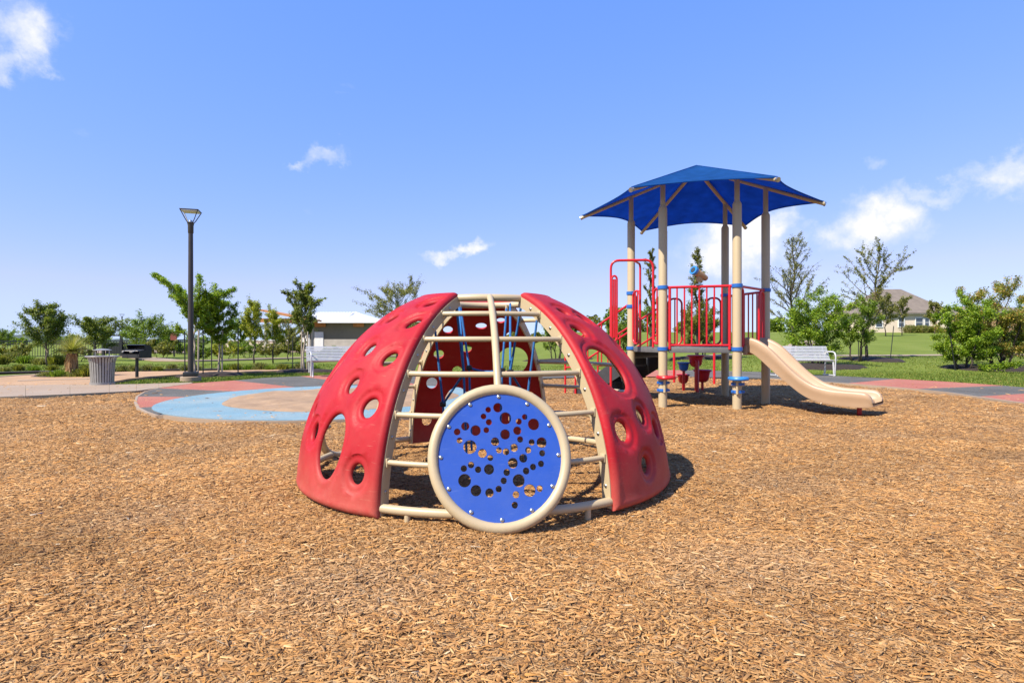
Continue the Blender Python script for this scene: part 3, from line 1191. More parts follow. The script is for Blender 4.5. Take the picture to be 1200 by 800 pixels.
# top ring
MB().tube([sph(2 * PI * i / 48, R_(70.8), DR) for i in range(48)], .024, 12, closed=True).build('top_ring', M['beige_metal'], dome)
TILT = R_(20)
RING_C = Vector((0, -1.236, .333))          # centre of the round frame in the front gap (dome-local, before turning to its gap)
RING_R = .352
ring_n = Vector((0, -math.cos(TILT), math.sin(TILT)))
ring_u = Vector((1, 0, 0))
ring_v = ring_n.cross(ring_u) * 1.0
if ring_v.z < 0: ring_v = -ring_v
gap_c = [0.0, R_(120), R_(240)]
for gi, c in enumerate(gap_c):
    rot = Matrix.Rotation(c, 3, 'Z')
    has_ring = gi in (0, 2)
    if has_ring:
        MB().tube([rot @ (RING_C + ring_u * RING_R * math.cos(2 * PI * i / 56) + ring_v * RING_R * math.sin(2 * PI * i / 56)) for i in range(56)],
                  .0285, 14, closed=True).build('ring_frame', M['beige_metal'], dome)
        MB().tube([sph(c, R_(31.5) + (R_(70.8) - R_(31.5)) * i / 14, DR + .004) for i in range(15)], .0215, 12).build('centre_tube', M['beige_metal'], dome)
    for ei, el in enumerate(ELS):
        if has_ring and ei >= 3:
            z = DR * math.sin(el)
            # half-angle at which the round frame is met
            dv = (z - RING_C.z) / math.cos(TILT)
            x = math.sqrt(max(RING_R ** 2 - dv ** 2, 0))
            ha = math.asin(min(.9, (x) / (DR * math.cos(el))))
            for sg in (-1, 1):
                MB().tube(lat_arc(c, sg * ha, sg * (GAP_HALF + R_(.3)), el, DR - .01, 5), .0148, 10).build('rung', M['beige_metal'], dome)
        else:
            MB().tube(lat_arc(c, -(GAP_HALF + R_(.3)), GAP_HALF + R_(.3), el, DR - .01, 10), .0158, 10).build('rung', M['beige_metal'], dome)
    # welded lugs where each rung meets its rail
    for el in ELS:
        for sg in (-1, 1):
            p_ = sph(c + sg * (GAP_HALF - R_(.55)), el, DR - .012)
            MB().box(p_, (.012, .036, .046), c + sg * GAP_HALF, .003).build('rung_lug', M['beige_metal'], dome)
    # base tube with two short feet
    if has_ring:
        ha = R_(11.3)
        for sg in (-1, 1):
            MB().tube(lat_arc(c, sg * ha, sg * (GAP_HALF + R_(.6)), R_(2.3), DR, 5), .024, 12).build('base_tube', M['beige_metal'], dome)
    else:
        MB().tube(lat_arc(c, -GAP_HALF - R_(.6), GAP_HALF + R_(.6), R_(2.3), DR, 12), .024, 12).build('base_tube', M['beige_metal'], dome)
    for sg in (-1, 1):
        b = sph(c + sg * R_(22.5), 0, DR)
        MB().tube([b + Vector((0, 0, -.12)), b + Vector((0, 0, .045))], .017, 10).build('foot', M['beige_metal'], dome)

# blue bubble panel with its many round openings
BUB = [(383, 163, 23), (337, 172, 14), (314, 203, 14), (339, 230, 15), (418, 213, 29), (228, 247, 20), (276, 267, 25), (326, 266, 14), (190, 272, 16),
       (201, 311, 14), (249, 341, 32), (306, 370, 21), (342, 391, 14), (366, 319, 20), (414, 287, 24), (472, 271, 20), (481, 229, 15), (510, 208, 14),
       (551, 243, 28), (484, 311, 15), (454, 348, 19), (383, 358, 14), (416, 365, 16), (538, 325, 15), (585, 327, 25), (520, 360, 15), (585, 375, 15),
       (577, 422, 15), (539, 435, 15), (506, 452, 16), (495, 396, 20), (446, 416, 24), (416, 456, 16), (401, 492, 15), (377, 527, 15), (470, 493, 29),
       (335, 441, 24), (285, 441, 15), (253, 420, 15), (220, 435, 15), (223, 487, 30), (274, 531, 25), (335, 542, 20), (455, 553, 16), (519, 537, 28),
       (565, 530, 15), (448, 597, 15)]


def disc_panel():
    R0 = .327
    S = .00114
    hs = [((x - 388) * S, (385 - y) * S, r * S * .97) for x, y, r in BUB]
    verts = [(R0 * math.cos(2 * PI * i / 80), R0 * math.sin(2 * PI * i / 80)) for i in range(80)]
    edges = [(i, (i + 1) % 80) for i in range(80)]
    for (x, y, r) in hs:
        o = len(verts)
        m = 18
        verts += [(x + r * math.cos(2 * PI * i / m), y + r * math.sin(2 * PI * i / m)) for i in range(m)]
        edges += [(o + i, o + (i + 1) % m) for i in range(m)]
    v2, e2, f2, *_ = delaunay_2d_cdt([Vector(p) for p in verts], edges, [], 0, 1e-7)
    tris = []
    for f in f2:
        cx = sum(v2[i].x for i in f) / 3; cy = sum(v2[i].y for i in f) / 3
        if cx * cx + cy * cy > R0 * R0 or any(math.hypot(cx - x, cy - y) < r * .985 for x, y, r in hs):
            continue
        tris.append(tuple(f))
    T = .0075
    fr = [RING_C + ring_u * p.x + ring_v * p.y + ring_n * T for p in v2]
    bk = [RING_C + ring_u * p.x + ring_v * p.y - ring_n * T for p in v2]
    faces = []
    for a, b, c in tris:
        if (fr[b] - fr[a]).cross(fr[c] - fr[a]).dot(ring_n) < 0: a, b, c = a, c, b
        faces.append((a, b, c))
    nv = len(v2)
    cnt = {e for (a, b, c) in faces for e in ((a, b), (b, c), (c, a))}
    mb = MB(); mb.add(fr, faces); mb.add(bk, [(a, c, b) for a, b, c in faces])
    for a, b in cnt:
        if (b, a) not in cnt:
            mb.f.append((b, a, a + nv, b + nv)); mb.s.append(False)
    return mb


disc = disc_panel().build('bubble_panel', M['blue_panel'], dome, None)
for i in range(12):
    a = R_(90 - 30 * i)
    put_bolt(disc, RING_C + (ring_u * math.cos(a) + ring_v * math.sin(a)) * .311 + ring_n * .0085, ring_n, .95)

# rope net hanging in the middle of the dome
def rope(p0, p1, sag=.0):
    p0, p1 = Vector(p0), Vector(p1)
    pts = [p0.lerp(p1, i / 8) + Vector((0, 0, -sag * math.sin(PI * i / 8))) for i in range(9)]
    return MB().tube(pts, .0085, 8).build('rope', M['blue_rope'], dome)


topz = DR * math.sin(R_(70.8))
anch = [Vector((.40 * math.cos(R_(a)), .40 * math.sin(R_(a)), topz)) for a in (178, 235, 118, 62, 305, 2)]
mid = [Vector((-.17, -.20, .70)), Vector((.16, -.20, .71)), Vector((-.32, .02, .47)), Vector((.31, .02, .50)), Vector((-.12, .24, .72)), Vector((.14, .24, .70))]
low = [Vector((-.15, -.2, .12)), Vector((.16, -.2, .12)), Vector((-.30, .05, .05)), Vector((.30, .05, .05)), Vector((-.1, .22, .1)), Vector((.12, .22, .1))]
for a, b in ((anch[0], mid[2]), (anch[1], mid[0]), (anch[2], mid[4]), (anch[3], mid[5]), (anch[4], mid[1]), (anch[5], mid[3]),
             (anch[2] * .72 + anch[1] * .28, mid[0]), (anch[3] * .75 + anch[4] * .25, mid[1]),
             (mid[0], low[0]), (mid[1], low[1]), (mid[2], low[2]), (mid[3], low[3]), (mid[4], low[4]), (mid[5], low[5])):
    rope(a, b)
rope(mid[0], mid[1], .02); rope(mid[4], mid[5], .02); rope(mid[2], mid[0], .0); rope(mid[1], mid[3], .0)
for i, mpt in enumerate(mid):
    MB().box(mpt, (.045, .03, .036), 0, .006).build('rope_connector', M['black_plastic'], dome)
for a in anch:
    MB().tube([a + Vector((0, 0, -.045)), a + Vector((0, 0, .0))], .014, 10).build('rope_ferrule', M['beige_metal'], dome)

# ------------------------------------------------------------------ play tower
TC = Vector((2.975, 9.178, 0)); HA = 1.032; TH = R_(-135.38); CA = 1.854; ZT = 3.075; ZAPEX = 3.776
tower = thing('play_tower', 'hexagonal play tower with blue fabric shade, red railings and beige slide', 'playground', TC)
HX = [Vector((HA * math.cos(TH + k * PI / 3), HA * math.sin(TH + k * PI / 3), 0)) for k in range(6)]     # P2 P3 P4 P5 P6 P1
TIP = [Vector((CA * math.cos(TH + k * PI / 3), CA * math.sin(TH + k * PI / 3), ZT)) for k in range(6)]
APEX = Vector((0, 0, ZAPEX))
DECK = .85
for k, p in enumerate(HX):
    po = MB().lathe([(.0635, -.2), (.0635, 2.90), (.058, 2.925), (.040, 2.955), (.0375, 2.97), (.0375, 3.345)], p, 20).build('post', M['beige_metal'], tower)
    for z in (DECK - .02, 1.74):
        MB().lathe([(.066, -.028), (.078, -.024), (.078, .024), (.066, .028)], p + Vector((0, 0, z)), 20).build('clamp', M['blue_metal'], po)
    if k == 5:
        MB().lathe([(.066, -.028), (.078, -.024), (.078, .024), (.066, .028)], p + Vector((0, 0, 1.52)), 20).build('clamp', M['blue_metal'], po)
    d = p.normalized()
    if k in (1, 2):
        tng = Vector((-d.y, d.x, 0)) * (1 if k == 2 else -1)
# deck
mb = MB()
poly = [(p.x * .97, p.y * .97) for p in HX]
mb.prism(poly, DECK - .055, DECK)
mb.build('deck', M['grey_deck'], tower)
for k in range(6):
    a, b = HX[k] * .985, HX[(k + 1) % 6] * .985
    t = (b - a).normalized()
    MB().box((a + b) / 2 + Vector((0, 0, DECK - .035)), ((b - a).length - .15, .03, .085), math.atan2(t.y, t.x), .004).build('deck_edge', M['grey_deck'], tower)
# canopy frame
for k in range(6):
    d = TIP[k].normalized()
    MB().tube([APEX + Vector((0, 0, -.06)), TIP[k] + Vector((0, 0, -.035))], .030, 12).build('hip_beam', M['beige_metal'], tower)
    dd = (TIP[k] - APEX).normalized()
    MB().tube([TIP[k] + Vector((0, 0, -.035)), TIP[k] + Vector((0, 0, -.035)) + dd * .025], .034, 12).build('beam_cap', M['steel'], tower)
# shade cloth
def canopy():
    nr, na = 14, 12
    vs, fs = [], []
    top = [APEX.copy()]
    P = []
    for i in range(1, nr + 1):
        row = []
        for k in range(6):
            for j in range(na):
                t = j / na
                a, b = TIP[k], TIP[(k + 1) % 6]
                e = a.lerp(b, t)
                s = .17 * 4 * t * (1 - t)
                inw = Vector((e.x, e.y, 0))
                f = (1 - s / inw.length)
                e = Vector((e.x * f, e.y * f, APEX.z + (e.z - APEX.z) * f))
                u = i / nr
                p = APEX.lerp(e, u)
                # cloth pulls taut, dipping a little between the beams
                p.z -= .05 * math.sin(PI * min(u, 1)) * (4 * t * (1 - t)) - .0
                row.append(p)
        P.append(row)
    m = 6 * na
    for off in (0.0, -.006):
        vs.append(APEX + Vector((0, 0, off)))
        for row in P:
            vs += [p + Vector((0, 0, off)) for p in row]
    half = 1 + nr * m
    for s, flip in ((0, False), (half, True)):
        for j in range(m):
            f = (s, s + 1 + j, s + 1 + (j + 1) % m)
            fs.append(f[::-1] if flip else f)
        for i in range(nr - 1):
            for j in range(m):
                l = (j + 1) % m
                f = (s + 1 + i * m + j, s + 1 + (i + 1) * m + j, s + 1 + (i + 1) * m + l, s + 1 + i * m + l)
                fs.append(f[::-1] if flip else f)
    for j in range(m):
        l = (j + 1) % m
        a = 1 + (nr - 1) * m
        fs.append((a + j, half + a + j, half + a + l, a + l))
    mb = MB(); mb.add(vs, fs, True)
    return mb, [P[-1][j] for j in range(m)]


mb, hem = canopy()
cl = mb.build('canopy', M['fabric'], tower, R_(12))
MB().tube([p + Vector((0, 0, -.008)) for p in hem], .010, 6, closed=True).build('hem', M['fabric'], cl)
for k in range(6):
    MB().tube([APEX + Vector((0, 0, .002)), TIP[k] + Vector((0, 0, .002))], .007, 6).build('seam', M['fabric'], cl)


def railing(a, b, z0, z1, nbar, inset=.10, r_end=.021, r_bar=.0125, loop=False):
    """A railing panel between two posts: frame part, each bar a sub-part."""
    a, b = Vector(a), Vector(b)
    t = (b - a).normalized()
    p0, p1 = a + t * inset, b - t * inset
    up0, up1 = Vector((0, 0, z0)), Vector((0, 0, z1))
    fr = MB()
    fr.tube([p0 - t * .03 + up1, p1 + t * .03 + up1], .020, 10)
    fr.tube([p0 + up0, p1 + up0], .016, 10)
    fr.tube([p0 + up0 - Vector((0, 0, .06)), p0 + up1], r_end, 10)
    fr.tube([p1 + up0 - Vector((0, 0, .06)), p1 + up1], r_end, 10)
    f = fr.build('railing', M['red_metal'], tower)
    for i in range(nbar):
        q = p0.lerp(p1, (i + 1) / (nbar + 1))
        MB().tube([q + up0, q + up1], r_bar, 8).build('bar', M['red_metal'], f)
    return f


RZ0, RZ1 = .885, 1.74
railing(HX[0], HX[1], RZ0, RZ1, 7)
railing(HX[2], HX[3], RZ0, RZ1 - .02, 7)


def loop_rail(a, b, z0, z1, r=.018, nbar=1, name='loop_rail'):
    """Upside-down U from deck to rail height with rounded corners."""
    a, b = Vector(a), Vector(b)
    t = (b - a).normalized()
    w = (b - a).length
    c = min(.10, w * .45)
    pts = [a + Vector((0, 0, z0 + c))]
    def corner(cx, cz, a0, a1):
        return [a + t * (cx + c * math.cos(R_(a0 + (a1 - a0) * i / 6))) + Vector((0, 0, cz + c * math.sin(R_(a0 + (a1 - a0) * i / 6)))) for i in range(7)]
    loop = corner(c, z0 + c, 270, 180) + corner(c, z1 - c, 180, 90) + corner(w - c, z1 - c, 90, 0) + corner(w - c, z0 + c, 0, -90)
    f = MB().tube(loop, r, 10, closed=True).build(name, M['red_metal'], tower)
    for i in range(nbar):
        q = a.lerp(b, (i + 1) / (nbar + 1))
        MB().tube([q + Vector((0, 0, z0)), q + Vector((0, 0, z1))], .012, 8).build('bar', M['red_metal'], f)
    return f


def edge_pt(k, t, out=0.0):
    p = HX[k].lerp(HX[(k + 1) % 6], t)
    nrm = (HX[k] + HX[(k + 1) % 6]).normalized()
    return p + nrm * out


# rear edge: two loop rails leave an opening
loop_rail(edge_pt(3, .07), edge_pt(3, .30), RZ0, RZ1 - .04, nbar=1)
loop_rail(edge_pt(3, .70), edge_pt(3, .93), RZ0, RZ1 - .04, nbar=1)
# left-rear edge where the stairs arrive
loop_rail(edge_pt(4, .06), edge_pt(4, .16), RZ0, RZ1 - .04, nbar=0)
loop_rail(edge_pt(4, .84), edge_pt(4, .94), RZ0, RZ1 - .04, nbar=0)
# slide edge: header bar, thick uprights beside the slide mouth
a, b = edge_pt(1, .07), edge_pt(1, .93)
MB().tube([a + Vector((0, 0, RZ1)), b + Vector((0, 0, RZ1))], .019, 10).build('header_bar', M['red_metal'], tower)
for t0, t1 in ((.08, .19), (.76, .92)):
    loop_rail(edge_pt(1, t0), edge_pt(1, t1), RZ0 - .02, RZ1 - .03, r=.021, nbar=1)

# left edge: tall arch over the climber entry
la, lb = edge_pt(5, .16), edge_pt(5, .84)                     # near P1, near P2
nl = (HX[5] + HX[0]).normalized()
ARCH_Z = 2.19
loop_rail(edge_pt(5, .07), edge_pt(5, .30), RZ0 + .02, RZ1 + .02, nbar=2)
loop_rail(edge_pt(5, .74), edge_pt(5, .93), RZ0 + .02, RZ1, nbar=1)
pa, pb = edge_pt(5, .31), edge_pt(5, .72)
outp = edge_pt(5, .5, .60)
mbx = MB()


def bent(points, r, n=10, c=.10):
    """Tube through corner points with rounded bends."""
    P = [Vector(p) for p in points]
    out = [P[0]]
    for i in range(1, len(P) - 1):
        d0 = (P[i - 1] - P[i]).normalized(); d1 = (P[i + 1] - P[i]).normalized()
        cc = min(c, (P[i - 1] - P[i]).length * .45, (P[i + 1] - P[i]).length * .45)
        s, e = P[i] + d0 * cc, P[i] + d1 * cc
        for k in range(7):
            t = k / 6
            out.append(s * (1 - t) ** 2 + P[i] * 2 * t * (1 - t) + e * t ** 2)
    out.append(P[-1])
    return out


arch = MB().tube(bent([pb + Vector((0, 0, DECK)), pb + Vector((0, 0, ARCH_Z)), outp + Vector((0, 0, ARCH_Z)), outp + Vector((0, 0, -.2))], 0, c=.13), .019, 10)
arch.tube(bent([pa + Vector((0, 0, DECK)), pa + Vector((0, 0, ARCH_Z - .01)), edge_pt(5, .55, .22) + Vector((0, 0, ARCH_Z))], 0, c=.08), .017, 10)
ar = arch.build('arch_rail', M['red_metal'], tower)
tl = edge_pt(5, 1) - edge_pt(5, 0); tl.normalize()
for off in (-.042, -.014, .014, .042):
    q = outp + Vector((.05, -.02, 0)) + Vector((1, 0, 0)) * off
    MB().tube([q + Vector((0, 0, 1.0)), q + Vector((0, 0, 1.90))], .0135, 8).build('grip_bar', M['red_metal'], ar)
for z in (1.0, 1.90):
    c0 = outp + Vector((.05, -.02, z))
    MB().tube(bent([c0 + Vector((-.045, 0, 0)), c0 + Vector((-.02, 0, -.05 if z < 1.5 else .05)), c0 + Vector((.02, 0, -.05 if z < 1.5 else .05)), c0 + Vector((.045, 0, 0))], 0, c=.03), .016, 8).build('grip_bar', M['red_metal'], ar)
# stairs on the left-rear edge
ns = (HX[4] + HX[5]).normalized()
ts = Vector((-ns.y, ns.x, 0))
s0 = edge_pt(4, .5, .02)
NST = 4
W = .46
for i in range(NST):
    c = s0 + ns * (.14 + i * .27) + Vector((0, 0, DECK - .17 * (i + 1)))
    MB().box(c, (.27, 2 * W - .06, .04), math.atan2(ns.y, ns.x), .004).build('stair_tread', M['grey_deck'], tower)
    MB().box(c - ns * .125 + Vector((0, 0, .07)), (.015, 2 * W - .08, .13), math.atan2(ns.y, ns.x)).build('stair_riser', M['dark_step'], tower)
for sg in (-1, 1):
    b0 = s0 + ts * sg * W
    # stringer
    mbs = MB()
    q = []
    for (u, z) in ((0, DECK - .02), (1.24, .06), (1.24, -.1), (1.02, -.1), (0, DECK - .36)):
        q.append((u, z))
    vs = [b0 + ns * u + ts * (sg * .012) + Vector((0, 0, z)) for u, z in q] + [b0 + ns * u - ts * (sg * .012) + Vector((0, 0, z)) for u, z in q]
    mbs.add(vs, [(0, 1, 2, 3, 4), (9, 8, 7, 6, 5)] + [(i, (i + 1) % 5 + 0, (i + 1) % 5 + 5, i + 5) for i in range(5)])
    mbs.build('stair_stringer', M['dark_step'], tower, None)
    hr = MB()
    b1 = s0 + ts * sg * (W + .035)
    hr.tube(bent([b1 + Vector((0, 0, RZ1 - .16)), b1 + ns * 1.22 + Vector((0, 0, .93)), b1 + ns * 1.42 + Vector((0, 0, .80)), b1 + ns * 1.42 + Vector((0, 0, -.15))], 0, c=.14), .019, 10)
    hr.tube(bent([b1 + Vector((0, 0, RZ1 - .62)), b1 + ns * 1.18 + Vector((0, 0, .48)), b1 + ns * 1.42 + Vector((0, 0, .46))], 0, c=.1), .017, 10)
    h = hr.build('stair_handrail', M['red_metal'], tower)
    for u in (.30, .60, .90, 1.18):
        z1 = RZ1 - .16 + (.93 - RZ1 + .16) * u / 1.22
        z0 = RZ1 - .62 + (.48 - RZ1 + .62) * u / 1.18
        MB().tube([b1 + ns * u + Vector((0, 0, z0 - .25)), b1 + ns * u + Vector((0, 0, z1))], .0125, 8).build('bar', M['red_metal'], h)
    MB().tube([b1 + ns * 1.18 + Vector((0, 0, .5)), b1 + ns * 1.18 + Vector((0, 0, -.15))], .018, 8).build('bar', M['red_metal'], h)

# step discs clamped to the two front posts
for k, side, m in ((0, Vector((.035, -.05, 0)), M['red_metal']), (1, Vector((.0, -.05, 0)), M['blue_step'])):
    c = HX[k] + side
    z = .41
    st = MB().lathe([(.10, -.028), (.138, -.02), (.146, 0), (.138, .02), (.125, .026), (.02, .026)], c + Vector((0, 0, z)), 28).build('step_disc', m, tower)
    for zz in (z - .08, z - .19):
        MB().lathe([(.066, -.022), (.080, -.018), (.080, .018), (.066, .022)], HX[k] + Vector((0, 0, zz)), 20).build('clamp', M['blue_metal'], st)
        for sg in (-1, 1):
            MB().box(HX[k] + Vector((sg * .078, -.03, zz)), (.03, .035, .036), 0, .004).build('clamp_lug', M['blue_metal'], st)
    MB().tube([c + Vector((-.03, -.03, z - .22)), c + Vector((-.03, -.03, z))], .018, 8).build('strut', M['beige_metal'], st)

# slide
SD = (HX[1] + HX[2]).normalized(); SW = Vector((-SD.y, SD.x, 0))
s_base = (HX[1] + HX[2]) / 2
TOP_Z = [(0.0, 1.0), (.1, .995), (.2, .955), (.34, .867), (.5, .705), (.665, .54), (.8, .43), (.95, .345), (1.15, .305), (1.34, .297), (1.5, .295), (1.58, .288), (1.66, .27)]
BOT_Z = [(0.0, .80), (.1, .775), (.2, .70), (.34, .57), (.5, .435), (.665, .306), (.8, .205), (.95, .14), (1.15, .105), (1.34, .093), (1.5, .09), (1.58, .095), (1.64, .115)]
FLR_Z = [(0.0, .86), (.1, .84), (.2, .775), (.34, .64), (.5, .50), (.665, .365), (.8, .27), (.95, .195), (1.15, .16), (1.34, .148), (1.5, .14), (1.58, .14), (1.64, .14)]


def interp(tab, u):
    return float(np.interp(u, [a for a, _ in tab], [b for _, b in tab]))


def slide_mesh():
    us = np.concatenate([np.linspace(0, 1.5, 40), np.linspace(1.52, 1.655, 8)])
    ker = lambda tab, u: sum(interp(tab, min(max(u + d, 0), 1.66)) for d in (-.06, -.03, 0, .03, .06)) / 5
    vs, fs = [], []
    prof_n = None
    for u in us:
        zt, zb, zf = ker(TOP_Z, u), ker(BOT_Z, u), ker(FLR_Z, u)
        wo = .285
        if u > 1.56:
            q = min(1, (u - 1.56) / .095)
            zt = zf + .03 + (zt - zf - .03) * math.sqrt(max(0, 1 - q * q))
            wo -= .025 * q * q
        prof = [(-wo + .005, zb), (-wo, zb + .03), (-wo, (zb + zt) / 2 - .02), (-wo - .012, (zb + zt) / 2 + .012), (-wo - .012, zt - .03), (-wo, zt - .008), (-wo + .02, zt), (-wo + .042, zt - .010), (-wo + .055, zt - .04),
                (-wo + .06, zf + .06), (-wo + .09, zf + .015), (-wo + .14, zf)]
        prof = prof + [(-x, z) for x, z in prof[::-1]]
        prof_n = len(prof)
        for x, z in prof:
            vs.append(s_base + SD * (u * .975 + .02) + SW * x + Vector((0, 0, z)))
    for i in range(len(us) - 1):
        for k in range(prof_n):
            l = (k + 1) % prof_n
            fs.append((i * prof_n + k, i * prof_n + l, (i + 1) * prof_n + l, (i + 1) * prof_n + k))
    o = (len(us) - 1) * prof_n
    fs.append(tuple(range(prof_n)))
    fs.append(tuple(o + k for k in range(prof_n))[::-1])
    mb = MB(); mb.add(vs, fs, True)
    return mb


sl = slide_mesh().build('slide', M['beige_plastic'], tower, R_(50))
MB().tube([s_base + SD * 1.42 + Vector((0, 0, -.2)), s_base + SD * 1.42 + Vector((0, 0, .10))], .03, 10).build('slide_foot', M['red_metal'], sl)
MB().box(s_base + SD * .02 + Vector((0, 0, .81)), (.06, .60, .14), math.atan2(SD.y, SD.x), .01).build('slide_mount', M['beige_plastic'], sl)

# telescope on the front railing
tq = edge_pt(0, .5)
tel_o = MB().box(tq + Vector((0, 0, RZ1 + .028)), (.10, .05, .02), 0, .004).tube([tq + Vector((0, 0, RZ1 + .03)), tq + Vector((0, 0, RZ1 + .10))], .016, 8).build('telescope_stand', M['steel'], tower)
d = Vector((.62, .34, -.30)).normalized()
c = tq + Vector((0, 0, RZ1 + .185))
MB().tube([c - d * .10, c - d * .04, c + d * .08, c + d * .15], [.050, .056, .047, .040], 14).build('telescope_body', M['timber_tan'], tel_o)
MB().tube([c - d * .135, c - d * .09], [.068, .064], 16).build('telescope_eyepiece', M['blue_step'], tel_o)
MB().tube([c - d * .142, c - d * .13], [.040, .040], 16).build('telescope_lens', M['glass'], tel_o)
MB().box(tq + Vector((0, 0, RZ1 + .12)), (.075, .05, .10), math.atan2(d.y, d.x), .008).build('telescope_yoke', M['timber_tan'], tel_o)

# ------------------------------------------------------------------ stepping pods and turning bar behind the tower
pods = thing('pod_stepper', 'cluster of red and blue cup-shaped stepping pods under the play deck', 'pod climber', (*at(818, 457), 0))
prof = [(.05, -.05), (.085, -.03), (.105, .0), (.118, .07), (.130, .13), (.160, .150), (.165, .162), (.150, .17), (.12, .155), (.03, .15)]
for (x, y, z, sc_, m) in ((-.03, .04, .50, 1.05, M['red_metal']), (-.24, .12, .40, .78, M['blue_metal']), (.13, .14, .20, 1.12, M['red_metal']), (-.16, .42, .14, .85, M['red_metal'])):
    pd = MB().lathe([(r * sc_, zz * sc_) for r, zz in prof], Vector((x, y, z)), 24).build('pod', m, pods)
    MB().tube([Vector((x, y, -.15)), Vector((x, y, z - .02))], .026, 10).build('pod_post', M['red_metal'], pd)
MB().tube([Vector((-.06, -.14, -.1)), Vector((-.06, -.14, .55)), Vector((-.04, .0, .60))], .034, 10).build('main_post', M['red_metal'], pods)
g0, g1 = Vector((*at(790, 446), 0)), Vector((*at(837, 448), 0))
tb = thing('turning_bar', 'red tubular turning bar standing behind the play tower', 'bar', g0)
v = g1 - g0
MB().tube(bent([Vector((0, 0, -.2)), Vector((0, 0, .78)), v + Vector((0, 0, .78)), v + Vector((0, 0, -.2))], 0, c=.1), .028, 10).build('bar', M['red_metal'], tb)
# ------------------------------------------------------------------ street furniture
def make_bench(name, label, loc, rz, length=1.83):
    b = thing(name, label, 'bench', loc, rz)
    # front faces local -Y
    for x in (-length / 2 + .12, length / 2 - .12):
        fr = MB()
        fr.tube(bent([(x, .16, 0), (x, .12, .42), (x, .30, .80)], 0, c=.12), .022, 8)
        fr.tube(bent([(x, -.26, 0), (x, -.22, .40), (x, .12, .39)], 0, c=.06), .022, 8)
        fr.tube(bent([(x, -.28, .0), (x, -.30, .02), (x, .22, .02)], 0, c=.02), .018, 8)
        fr.build('leg_frame', M['silver_paint'], b)
        xa = x + (.04 if x > 0 else -.04)
        MB().tube(bent([(xa, .19, .10), (xa, .21, .66), (xa, -.28, .66), (xa, -.24, .02)], 0, c=.17), .018, 10).build('armrest', M['silver_paint'], b)
    for i in range(9):
        t = i / 8
        y, z = .125 + .165 * t, .455 + .335 * t
        MB().box((0, y - .02, z), (length, .012, .030), 0, 0, Matrix.Rotation(R_(-26), 3, 'X')).build('back_slat', M['silver_paint'], b)
    for i in range(9):
        MB().box((0, -.24 + i * .041, .435 - .018 * math.sin(PI * i / 8)), (length, .032, .012)).build('seat_slat', M['silver_paint'], b)
    MB().tube([(-length / 2, .11, .40), (length / 2, .11, .40)], .018, 8).build('cross_tube', M['silver_paint'], b)
    return b


make_bench('park_bench', 'silver slatted metal bench beside the rubber path, right of the slide', (*at(938, 440), 0), R_(4))
make_bench('park_bench', 'silver slatted metal bench partly hidden behind the red dome', (*at(401, 440.2), 0), R_(26))


def make_bin():
    x, y = at(120, 450.4)
    b = thing('litter_bin', 'grey slatted steel litter bin with flared rim and rain cap on the path', 'litter bin', (x, y, 0))
    n = 28
    for k in range(n):
        a = 2 * PI * k / n
        d, t = Vector((math.cos(a), math.sin(a), 0)), Vector((-math.sin(a), math.cos(a), 0))
        prof = [(.215, .045), (.222, .25), (.236, .48), (.262, .57), (.300, .612)]
        w = .0175
        vs, fs = [], []
        for r, z in prof:
            vs += [d * r - t * w + Vector((0, 0, z)), d * r + t * w + Vector((0, 0, z)), d * (r - .008) + t * w + Vector((0, 0, z)), d * (r - .008) - t * w + Vector((0, 0, z))]
        for i in range(len(prof) - 1):
            for q in range(4):
                l = (q + 1) % 4
                fs.append((i * 4 + q, i * 4 + l, i * 4 + 4 + l, i * 4 + 4 + q))
        mb = MB(); mb.add(vs, fs); mb.build('slat', M['can_grey'], b, None)
    MB().lathe([(.20, 0), (.232, .0), (.232, .05), (.20, .05)], n=32).build('base_ring', M['can_grey'], b)
    MB().tube([(.302 * math.cos(2 * PI * i / 36), .302 * math.sin(2 * PI * i / 36), .615) for i in range(36)], .014, 8, closed=True).build('rim', M['can_grey'], b)
    MB().lathe([(.185, .03), (.195, .55), (.20, .60), (.19, .60), (.18, .05)], n=28).build('liner', M['bin_liner'], b)
    for sg in (-1, 1):
        MB().tube(bent([(sg * .15, 0, .56), (sg * .15, 0, .745), (sg * .05, 0, .75)], 0, c=.03), .012, 8).build('cap_bracket', M['can_grey'], b)
    MB().lathe([(.17, .745), (.172, .752), (.10, .775), (.01, .785)], n=28).build('rain_cap', M['can_grey'], b)


make_bin()


